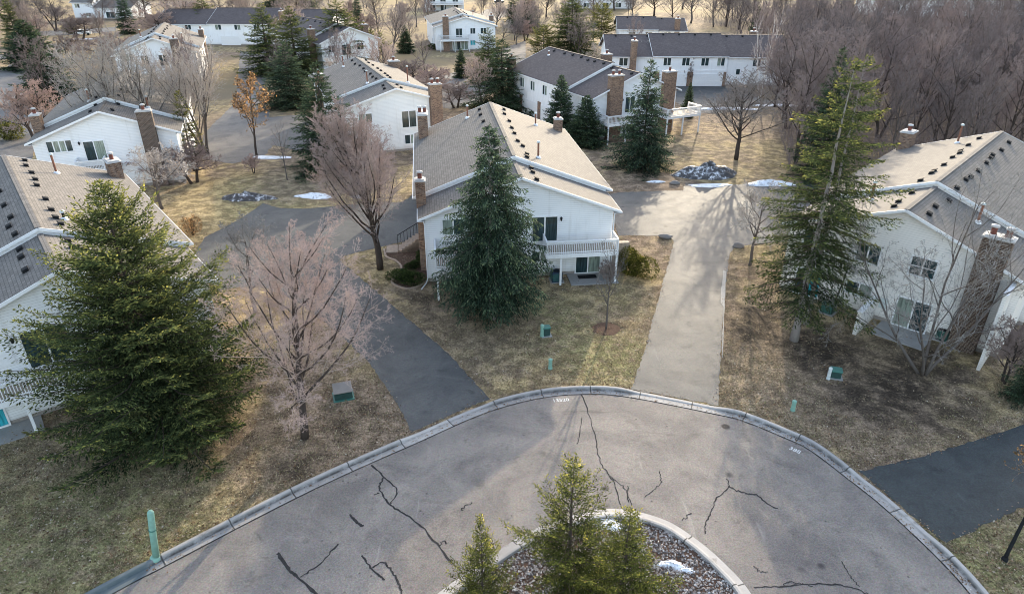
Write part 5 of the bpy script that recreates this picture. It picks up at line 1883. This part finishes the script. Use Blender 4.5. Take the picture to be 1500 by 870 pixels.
# ------------------------------------------------------------------ small things
def rounded_box(mb, a, b, r=0.03):
    (x0, y0, z0), (x1, y1, z1) = a, b
    ring = []
    for (zz, ins) in ((z0, 0), (z1 - r, 0), (z1, r)):
        c_ = [(x0 + ins, y0 + r), (x0 + ins + r * .3, y0 + ins + r * .3), (x0 + r, y0 + ins), (x1 - r, y0 + ins), (x1 - ins - r * .3, y0 + ins + r * .3), (x1 - ins, y0 + r), (x1 - ins, y1 - r),
              (x1 - ins - r * .3, y1 - ins - r * .3), (x1 - r, y1 - ins), (x0 + r, y1 - ins), (x0 + ins + r * .3, y1 - ins - r * .3), (x0 + ins, y1 - r)]
        ring.append([(x, y, zz) for x, y in c_])
    n_ = 12
    vs = [v_ for r_ in ring for v_ in r_]
    fs = [(i * n_ + k, i * n_ + (k + 1) % n_, (i + 1) * n_ + (k + 1) % n_, (i + 1) * n_ + k) for i in range(2) for k in range(n_)]
    fs.append(tuple(range(2 * n_, 3 * n_)))
    fs.append(tuple(reversed(range(n_))))
    return mb.add(vs, fs)


def pedestal(px, label, mat='util_pale', h=0.75, r=0.12):
    p = G(*px)
    t = thing('utility_pedestal', label, 'utility post', (p.x, p.y, 0))
    MB().tube([(0, 0, -0.1), (0, 0, h * 0.86)], [r, r], 14).build('post', MT[mat], t, False)
    MB().tube([(0, 0, h * 0.85), (0, 0, h * 0.95), (0, 0, h)], [r * 1.12, r * 1.1, r * 0.7], 14).build('cap', MT[mat], t)
    MB().tube([(0, 0, -0.1), (0, 0, 0.1), (0, 0, 0.16)], [r * 1.2, r * 1.18, r * 1.02], 14).build('base', MT[mat], t)
    return t


pedestal((806, 540), 'lone mint-green utility post on the front lawn of the middle house')
pedestal((1161, 601), 'lone pale utility post on the lawn right of the sunlit driveway', 'util_pale', 0.7)
pedestal((794, 493), 'pale utility post touching the dark green box on the middle lawn', 'util_pale', 0.95)
pedestal((1213, 555), 'white utility post touching the dark box on the right lawn', 'util_white', 0.85, 0.10)


def ubox(px, label, w_=0.6, d_=0.5, h=0.75, rz=0.2, mat='util_dark'):
    p = G(*px)
    t = thing('utility_box', label, 'utility box', (p.x, p.y, 0), rz)
    rounded_box(MB(), (-w_ / 2, -d_ / 2, -0.05), (w_ / 2, d_ / 2, h), 0.05).build('body', MT[mat], t)
    lid = MB()
    rounded_box(lid, (-w_ / 2 - 0.04, -d_ / 2 - 0.04, h), (w_ / 2 + 0.04, d_ / 2 + 0.04, h + 0.09), 0.03)
    lid.build('lid', MT['util'], t)
    MB().box((-w_ / 2 - 0.12, -d_ / 2 - 0.12, -0.05), (w_ / 2 + 0.12, d_ / 2 + 0.12, 0.05)).build('pad', MT['slab'], t)
    return t


ubox((800, 491), 'small dark green utility box on the lawn below the drooping spruce', 0.48, 0.42, 0.62)
ubox((1223, 552), 'small dark green utility box on the right lawn in front of the privacy wall', 0.6, 0.5, 0.5, -0.3)
# pad-mounted transformer with sloping hood
p = G(503, 580)
tr_rz = R(18)
t = thing('transformer_box', 'dark green transformer box with sloping grey top under the pinkish leafless tree', 'transformer', (p.x, p.y, 0), R(18))
tb = MB()
tb.add([(-0.8, -0.65, 0), (0.8, -0.65, 0), (0.8, 0.65, 0), (-0.8, 0.65, 0), (-0.8, -0.6, 0.72), (0.8, -0.6, 0.72), (0.8, 0.6, 1.0), (-0.8, 0.6, 1.0)],
       [(0, 1, 5, 4), (1, 2, 6, 5), (2, 3, 7, 6), (3, 0, 4, 7), (4, 5, 6, 7), (0, 3, 2, 1)])
tb.build('body', MT['util_dark'], t)
MB().add([(-0.86, -0.66, 0.73), (0.86, -0.66, 0.73), (0.86, 0.66, 1.03), (-0.86, 0.66, 1.03), (-0.86, -0.66, 0.80), (0.86, -0.66, 0.80), (0.86, 0.66, 1.10), (-0.86, 0.66, 1.10)],
         [(0, 1, 5, 4), (1, 2, 6, 5), (2, 3, 7, 6), (3, 0, 4, 7), (4, 5, 6, 7), (0, 3, 2, 1)]).build('hood', MT['rock'], t)
t.scale = (0.64, 0.64, 0.66)
MB().box((-0.95, -0.85, -0.02), (0.95, 0.8, 0.09)).build('pad', MT['util'], t)
for sx_ in (-0.4, 0.4):
    MB().box((sx_ - 0.36, -0.69, 0.14), (sx_ + 0.36, -0.63, 0.66)).build('door', MT['util_dark'], t)


def ac_unit(p, label, rz, mat='util_dark'):
    t = thing('air_conditioner', label, 'air conditioner', (p.x, p.y, 0), rz)
    m = MB()
    rounded_box(m, (-0.42, -0.42, 0.06), (0.42, 0.42, 0.86), 0.07)
    m.build('body', MT[mat], t)
    sl2 = MB()
    for k in range(9):
        z_ = 0.14 + k * 0.075
        sl2.box((-0.36, -0.435, z_), (0.36, -0.418, z_ + 0.03))
        sl2.box((-0.435, -0.36, z_), (-0.418, 0.36, z_ + 0.03))
    sl2.build('louvre', MT['util'], t)
    g = MB()
    for rr_ in (0.12, 0.22, 0.32):
        ring = [(rr_ * math.cos(a_ * 0.3927), rr_ * math.sin(a_ * 0.3927), 0.885) for a_ in range(17)]
        g.tube(ring, 0.012, 5, False)
    for a_ in range(8):
        g.tube([(0.05 * math.cos(a_ * .785), 0.05 * math.sin(a_ * .785), 0.885), (0.34 * math.cos(a_ * .785), 0.34 * math.sin(a_ * .785), 0.885)], 0.010, 4)
    g.build('fan_grille', MT['black'], t)
    MB().box((-0.55, -0.55, -0.02), (0.55, 0.55, 0.06)).build('pad', MT['slab'], t)
    return t


ac_unit(G(1212, 457), 'dark air conditioner at the wall left of the cream privacy wall', -R(43.7))
ac_unit(G(815, 411), 'dark blue air conditioner under the middle house deck', R(7), 'blue_bin')
ac_unit(G(1381, 497), 'black air conditioner beside the sliding door of the cream-sided house', -R(43.7), 'black')

# post at the kerb
p = G(229, 819)
t = thing('marker_post', 'tall mint-green round post standing at the curb in the lower left', 'post', (p.x, p.y, 0))
H_ = height_at(221, 748, p.y)
lean = 0.42
MB().tube([(0, 0, -0.1), (lean * 0.5, 0, H_ * 0.5), (lean, 0, H_ - 0.1), (lean + 0.01, 0, H_)], [0.15, 0.14, 0.135, 0.09], 16).build('shaft', MT['util_pale'], t, True)
MB().tube([(-0.02, 0, -0.02), (0, 0, 0.12), (0.02, 0, 0.24)], [0.26, 0.24, 0.16], 16).build('base', MT['util_pale'], t, True)
MB().tube([(lean * 0.62, 0, H_ * 0.62), (lean * 0.64, 0, H_ * 0.64)], [0.155, 0.155], 16).build('band', MT['util'], t)

# lamp post at right edge
p = G(1471, 820)
t = thing('lamp_post', 'black lamp post on the grass at the lower right edge', 'lamp post', (p.x, p.y, 0))
MB().tube([(0, 0, -0.1), (0, 0, 0.5), (0.1, 0.02, 3.6), (0.12, 0.02, 4.1)], [0.09, 0.075, 0.06, 0.05], 12).build('shaft', MT['black'], t, True)
MB().tube([(0, 0, -0.05), (0, 0, 0.12), (0, 0, 0.2)], [0.14, 0.13, 0.09], 12).build('base', MT['black'], t)
MB().tube([(0.12, 0.02, 4.05), (0.12, 0.02, 4.15), (0.12, 0.02, 4.55), (0.12, 0.02, 4.62), (0.12, 0.02, 4.8)], [0.08, 0.16, 0.2, 0.24, 0.03], 8).build('lantern', MT['black'], t)
ltn = t

# mailbox far left
p = G(12, 88)
t = thing('mailbox', 'dark mailbox on a post at the far street, upper left', 'mailbox', (p.x, p.y, 0), 0.3)
MB().box((-0.06, -0.06, 0), (0.06, 0.06, 1.0)).build('post', MT['black'], t)
mb = MB().prism([(-0.45, 1.0), (0.45, 1.0), (0.45, 1.28), (0.3, 1.42), (-0.3, 1.42), (-0.45, 1.28)], -0.28, 0.28)
mb.build('box', MT['black'], t)


# cars glimpsed far away
def car(px, label, mat, rz):
    p = G(*px)
    t = thing('parked_car', label, 'car', (p.x, p.y, 0), rz)
    body = MB().prism([(-2.2, 0.35), (2.2, 0.35), (2.25, 0.7), (2.1, 0.88), (1.1, 0.98), (-1.6, 1.0), (-2.2, 0.9)], -0.88, 0.88)
    bo = body.build('body', mat, t)
    MB().prism([(-1.7, 1.0), (1.0, 0.98), (0.35, 1.45), (-1.2, 1.47)], -0.74, 0.74).build('cabin', MT['glass'], t)
    MB().box((-1.15, -0.7, 1.46), (0.3, 0.7, 1.5)).build('roof', mat, t)
    for sx_ in (-1.4, 1.4):
        for sy_ in (-0.82, 0.82):
            w_ = MB().tube([(sx_, sy_ - 0.1, 0.33), (sx_, sy_ + 0.1, 0.33)], 0.33, 14).build('wheel', MT['black'], t)
    return t


car((262, 40), 'dark car parked behind the far balcony house', plain('dark_paint', (0.02, 0.05, 0.05), 0.25, 0.5), 0.2)
car((122, 52), 'white car on the golden lawn edge at the top left', plain('white_car_paint', (0.7, 0.7, 0.68), 0.25, 0.5), 0.4)
car((731, 5), 'dark car on the far lane at the top edge', plain('black_paint', (0.03, 0.03, 0.035), 0.25, 0.5), 0.1)


# snow
def snow(px, rx, ry, h, label, mat='snow_dirty', rz=0.0, seed=0):
    q_ = random.Random(seed)
    p = G(*px)
    n1, n2 = 40, 9
    vs, fs = [], []
    ph = [q_.uniform(0, 6.28) for _ in range(6)]
    for i in range(n2 + 1):
        t_ = i / n2
        for k in range(n1):
            an = 6.283 * k / n1
            ww = 1 + 0.16 * math.sin(2 * an + ph[0]) + 0.12 * math.sin(3 * an + ph[1]) + 0.08 * math.sin(7 * an + ph[2]) + q_.uniform(-0.04, 0.04)
            rr_ = t_ * ww
            z_ = h * (1 - t_ ** 1.6) * (1 + 0.22 * math.sin(3 * an + 5 * t_ + ph[3]) + 0.14 * math.sin(5 * an - 7 * t_ + ph[4]) + q_.uniform(-0.08, 0.08)) + (0.02 if t_ < 1 else -0.02)
            vs.append((rx * rr_ * math.cos(an), ry * rr_ * math.sin(an), z_))
    for i in range(n2):
        for k in range(n1):
            k2 = (k + 1) % n1
            fs.append((i * n1 + k, i * n1 + k2, (i + 1) * n1 + k2, (i + 1) * n1 + k))
    o = MB().add(vs, fs).build('snow_pile', MT[mat], None, True)
    o.location = (p.x, p.y, 0.015)
    o.rotation_euler = (0, 0, rz)
    return tag(o, label, 'snow')


snow((1036, 257), 3.3, 2.0, 1.25, 'large dirty grey snow pile at the far end of the sunlit driveway', seed=1)
snow((1040, 272), 2.4, 0.65, 0.1, 'flat bright snow strip in front of the large dirty pile', 'snow', seed=2)
snow((1128, 270), 2.4, 1.0, 0.4, 'small snow bank right of the large dirty pile', 'snow', seed=3)
snow((362, 291), 2.6, 1.0, 0.6, 'dirty snow pile on the yellow lawn left of the upper drive', seed=4)
snow((461, 288), 2.1, 0.75, 0.3, 'low white snow patch at the edge of the left drive', 'snow', seed=5)
snow((527, 289), 1.0, 0.4, 0.2, 'small white snow patch behind the tall upswept tree', 'snow', seed=6)
snow((397, 231), 2.2, 0.8, 0.12, 'thin dull snow patch on the upper lane edge', 'snow', seed=7)
snow((961, 267), 0.9, 0.3, 0.15, 'small snow remnant on the brown mulch below the full blue-green spruce', 'snow', seed=8)
snow((1062, 160), 5.0, 0.9, 0.2, 'long bluish snow strip at the front of the garage apron', 'snow', seed=9)
snow((1140, 155), 4.6, 0.9, 0.15, 'bright thin snow at the edge of the woods', 'snow', seed=10)
snow((893, 770), 0.75, 0.45, 0.10, 'white snow patch on the gravel island behind the bushy young spruce', 'snow', seed=11)
snow((984, 828), 0.62, 0.3, 0.12, 'white snow patch on the gravel island right of the bushy young spruce', 'snow', seed=12)
snow((1004, 836), 0.42, 0.22, 0.08, 'melting grey-white snow patch at the right of the gravel island', 'snow', seed=13)
snow((124, 58), 3.0, 1.0, 0.2, 'far snow patch on the golden lawn at top left', 'snow', seed=14)
ice = []
for k in range(15):
    ice.append((1063.5 - k * 0.35 + rnd.uniform(-0.4, 0.4), 398 + k * 9))
for k in range(14, -1, -1):
    wv_ = (6.5 if k < 6 else 2.2) * rnd.uniform(0.5, 1.1)
    ice.append((1063.5 - k * 0.35 - wv_, 398 + k * 9 + rnd.uniform(-2, 2)))
icep = sheet('ice_strip', GP(ice), 0.034, MT['slab'], None, False)
tag(icep, 'thin pale grey ice strip along the right edge of the sunlit driveway', 'ice')


def boulder(px, r_, label, seed):
    q_ = random.Random(seed)
    p = G(*px)
    bm = bmesh.new()
    bmesh.ops.create_icosphere(bm, subdivisions=3, radius=1)
    for v_ in bm.verts:
        k = 1 + 0.18 * math.sin(3 * v_.co.x + seed) * math.cos(2.3 * v_.co.y + seed * 2) + 0.1 * math.sin(5 * v_.co.z + seed)
        v_.co *= k
        v_.co = Vector((v_.co.x * r_ * 1.35, v_.co.y * r_ * 0.9, v_.co.z * r_ * 0.75 + r_ * 0.35))
    me = bpy.data.meshes.new('boulder')
    bm.to_mesh(me)
    bm.free()
    me.materials.append(MT['rock'])
    me.polygons.foreach_set('use_smooth', [True] * len(me.polygons))
    o = link('boulder', me)
    o.location = (p.x, p.y, 0)
    tag(o, label, 'boulder')


boulder((975, 349), 0.42, 'grey boulder at the inner corner where the sunlit driveway turns', 1)
boulder((988, 270), 0.38, 'dark boulder beside the large dirty snow pile', 2)
boulder((1082, 362), 0.38, 'grey boulder at the foot of the open-branched tree', 3)

# mulch bed and stone edging by the main house
ed = catmull([G(563, 366), G(566, 377), G(580, 383), G(588, 392), G(584, 402), G(574, 415), G(600, 424), G(628, 412)], 5)
bed = [G(563, 366)] + ed + [G(636, 404), G(628, 366), G(600, 362)]
sheet('mulch_bed', bed, 0.012, MT['soil'])
em = MB()
for i in range(len(ed) - 1):
    em.beam(ed[i] + Vector((0, 0, 0.05)), ed[i + 1] + Vector((0, 0, 0.05)), 0.16, 0.14)
tag(em.build('stone_edging', MT['edging']), 'wavy tan stone edging around the yew bed left of the middle house', 'edging')
# mulch ring
sheet('mulch_ring', [G(888, 482) + Vector((1.0 * math.cos(a_ * 0.4) * (1 + 0.15 * math.sin(a_ * 3)), 0.9 * math.sin(a_ * 0.4), 0)) for a_ in range(15)], 0.008, MT['soil'])

# ------------------------------------------------------------------ grass blades and fallen leaves
excl = [[(v_.x, v_.y) for v_ in GP(px)] for (_, px, _) in DRV[:3]] + [[(v_.x, v_.y) for v_ in offset(curb_back, -0.1)]]


def house_rect(h, m=0.3):
    o = h.o
    ca_, sa_ = math.cos(o.rotation_euler.z), math.sin(o.rotation_euler.z)
    return [(o.location.x + x * ca_ - y * sa_, o.location.y + x * sa_ + y * ca_) for x, y in ((-h.hw - m, 0.2), (h.hwr + m, 0.2), (h.hwr + m, h.L), (-h.hw - m, h.L))]


excl += [house_rect(h) for h in HOUSES[:3]]


def lawn_points(n_, y0, y1, dens_pow=1.0):
    y = y0 + (y1 - y0) * rs.uniform(0, 1, n_) ** 1.3
    x = rs.uniform(-1, 1, n_) * (y * 0.80 + 10)
    ok_ = np.ones(n_, bool)
    for e in excl:
        ok_ &= ~pip(x, y, e)
    return x[ok_], y[ok_]


SOIL = [(20.5, 38.5, 4.2), (23.5, 34.5, 4.2), (16.5, 41, 2.6), (26, 37, 3.6), (21.5, 33, 3.4), (18.2, 43.5, 2.8), (7.1, 41.6, 1.0)]


def thin_soil(x, y, keep):
    d_ = np.ones(len(x), bool)
    wob_ = 0.7 * np.sin(x * 2.1 + y) + 0.5 * np.sin(y * 3.3)
    for a_, b_, r_ in SOIL:
        d_ &= ~((np.hypot(x - a_, y - b_) + wob_ < r_ * 0.9) & (rs.uniform(0, 1, len(x)) > keep))
    return x[d_], y[d_]


x, y = thin_soil(*lawn_points(420000, 14, 62), 0.2)
n = len(x)
base = np.stack([x, y, np.zeros(n)], 1)
up = nrm(np.stack([rs.normal(0, 0.9, n), rs.normal(0, 0.9, n), np.ones(n)], 1))
sd = nrm(np.stack([rs.normal(0, 1, n), rs.normal(0, 1, n), np.zeros(n)], 1))
hgt = rs.uniform(0.04, 0.13, n)[:, None]
wd = rs.uniform(0.012, 0.030, n)[:, None]
v = np.stack([base - sd * wd, base + sd * wd, base + up * hgt], 1).reshape(-1, 3)
o = link('grass', np_mesh('grass', v, 3, MT['grass']))
o['kind'] = 'stuff'
x, y = thin_soil(*lawn_points(90000, 16, 75), 0.35)
n = len(x)
# gather in drifts
dn = np.sin(x * 0.7 + 1.3 * np.sin(y * 0.5)) + np.sin(y * 0.9 + x * 0.35)
ok = rs.uniform(-2.2, 2.2, n) < dn + 0.6
x, y = x[ok], y[ok]
n = len(x)
c0 = np.stack([x, y, rs.uniform(0.02, 0.07, n)], 1)
u1 = nrm(np.stack([rs.normal(0, 1, n), rs.normal(0, 1, n), rs.normal(0, 0.35, n)], 1))
u2 = nrm(np.cross(u1, np.stack([rs.normal(0, .3, n), rs.normal(0, .3, n), np.ones(n)], 1)))
s1 = rs.uniform(0.03, 0.075, n)[:, None]
v = np.stack([c0 - u1 * s1, c0 + u2 * s1 * 0.6, c0 + u1 * s1, c0 - u2 * s1 * 0.6], 1).reshape(-1, 3)
o = link('fallen_leaves', np_mesh('fallen_leaves', v, 4, MT['leaf']))
o['kind'] = 'stuff'
# grit and litter lying in the gutter and on the road edge
cb = offset(curb_back, 0.5)
pts = []
for i in range(30, len(cb) - 60):
    for k in range(9):
        p = cb[i].lerp(cb[i + 1], rnd.random())
        sd_ = rnd.gauss(0, 0.16)
        pts.append((p.x + rnd.gauss(0, 0.12), p.y + sd_))
for px_l in (left_px, right_px, low_px):
    g_ = GP(px_l)
    for i in range(len(g_)):
        a_, b_ = g_[i], g_[(i + 1) % len(g_)]
        for k in range(int((b_ - a_).length * 14)):
            q_ = a_.lerp(b_, rnd.random())
            if rnd.random() < 0.35 + 0.65 * (math.sin(q_.x * 1.7 + q_.y * 1.1) > 0):
                pts.append((q_.x + rnd.gauss(0, 0.17), q_.y + rnd.gauss(0, 0.17)))
pts = np.array(pts)
n = len(pts)
c0 = np.stack([pts[:, 0], pts[:, 1], np.full(n, 0.045)], 1)
u1 = nrm(np.stack([rs.normal(0, 1, n), rs.normal(0, 1, n), rs.normal(0, 0.3, n)], 1))
u2 = nrm(np.cross(u1, np.stack([rs.normal(0, .3, n), rs.normal(0, .3, n), np.ones(n)], 1)))
s1 = rs.uniform(0.02, 0.06, n)[:, None]
v = np.stack([c0 - u1 * s1, c0 + u2 * s1 * 0.6, c0 + u1 * s1, c0 - u2 * s1 * 0.6], 1).reshape(-1, 3)
o = link('gutter_litter', np_mesh('gutter_litter', v, 4, MT['leaf']))
o['kind'] = 'stuff'
GR = {'townhouse': 'townhouses of the estate', 'bare_tree': 'leafless trees among the houses', 'spruce_tree': 'spruces among the houses', 'pine_tree': 'pines among the houses', 'evergreen_tree': 'dark evergreens among the houses',
      'bare_shrub': 'leafless shrubs', 'yew_shrub': 'yew shrubs', 'utility_pedestal': 'utility posts on the lawns', 'utility_box': 'utility boxes on the lawns', 'air_conditioner': 'air conditioners at the walls',
      'snow_pile': 'leftover snow', 'boulder': 'boulders by the driveway', 'parked_car': 'far parked cars', 'birch_tree': 'pale birches', 'shrub': 'yellow-green bushes'}
for o in list(bpy.data.objects):
    if o.parent is None and 'label' in o and 'group' not in o:
        k = o.name.split('.')[0]
        if k in GR:
            o['group'] = GR[k]
print('faces', sum(len(m_.polygons) for m_ in bpy.data.meshes))
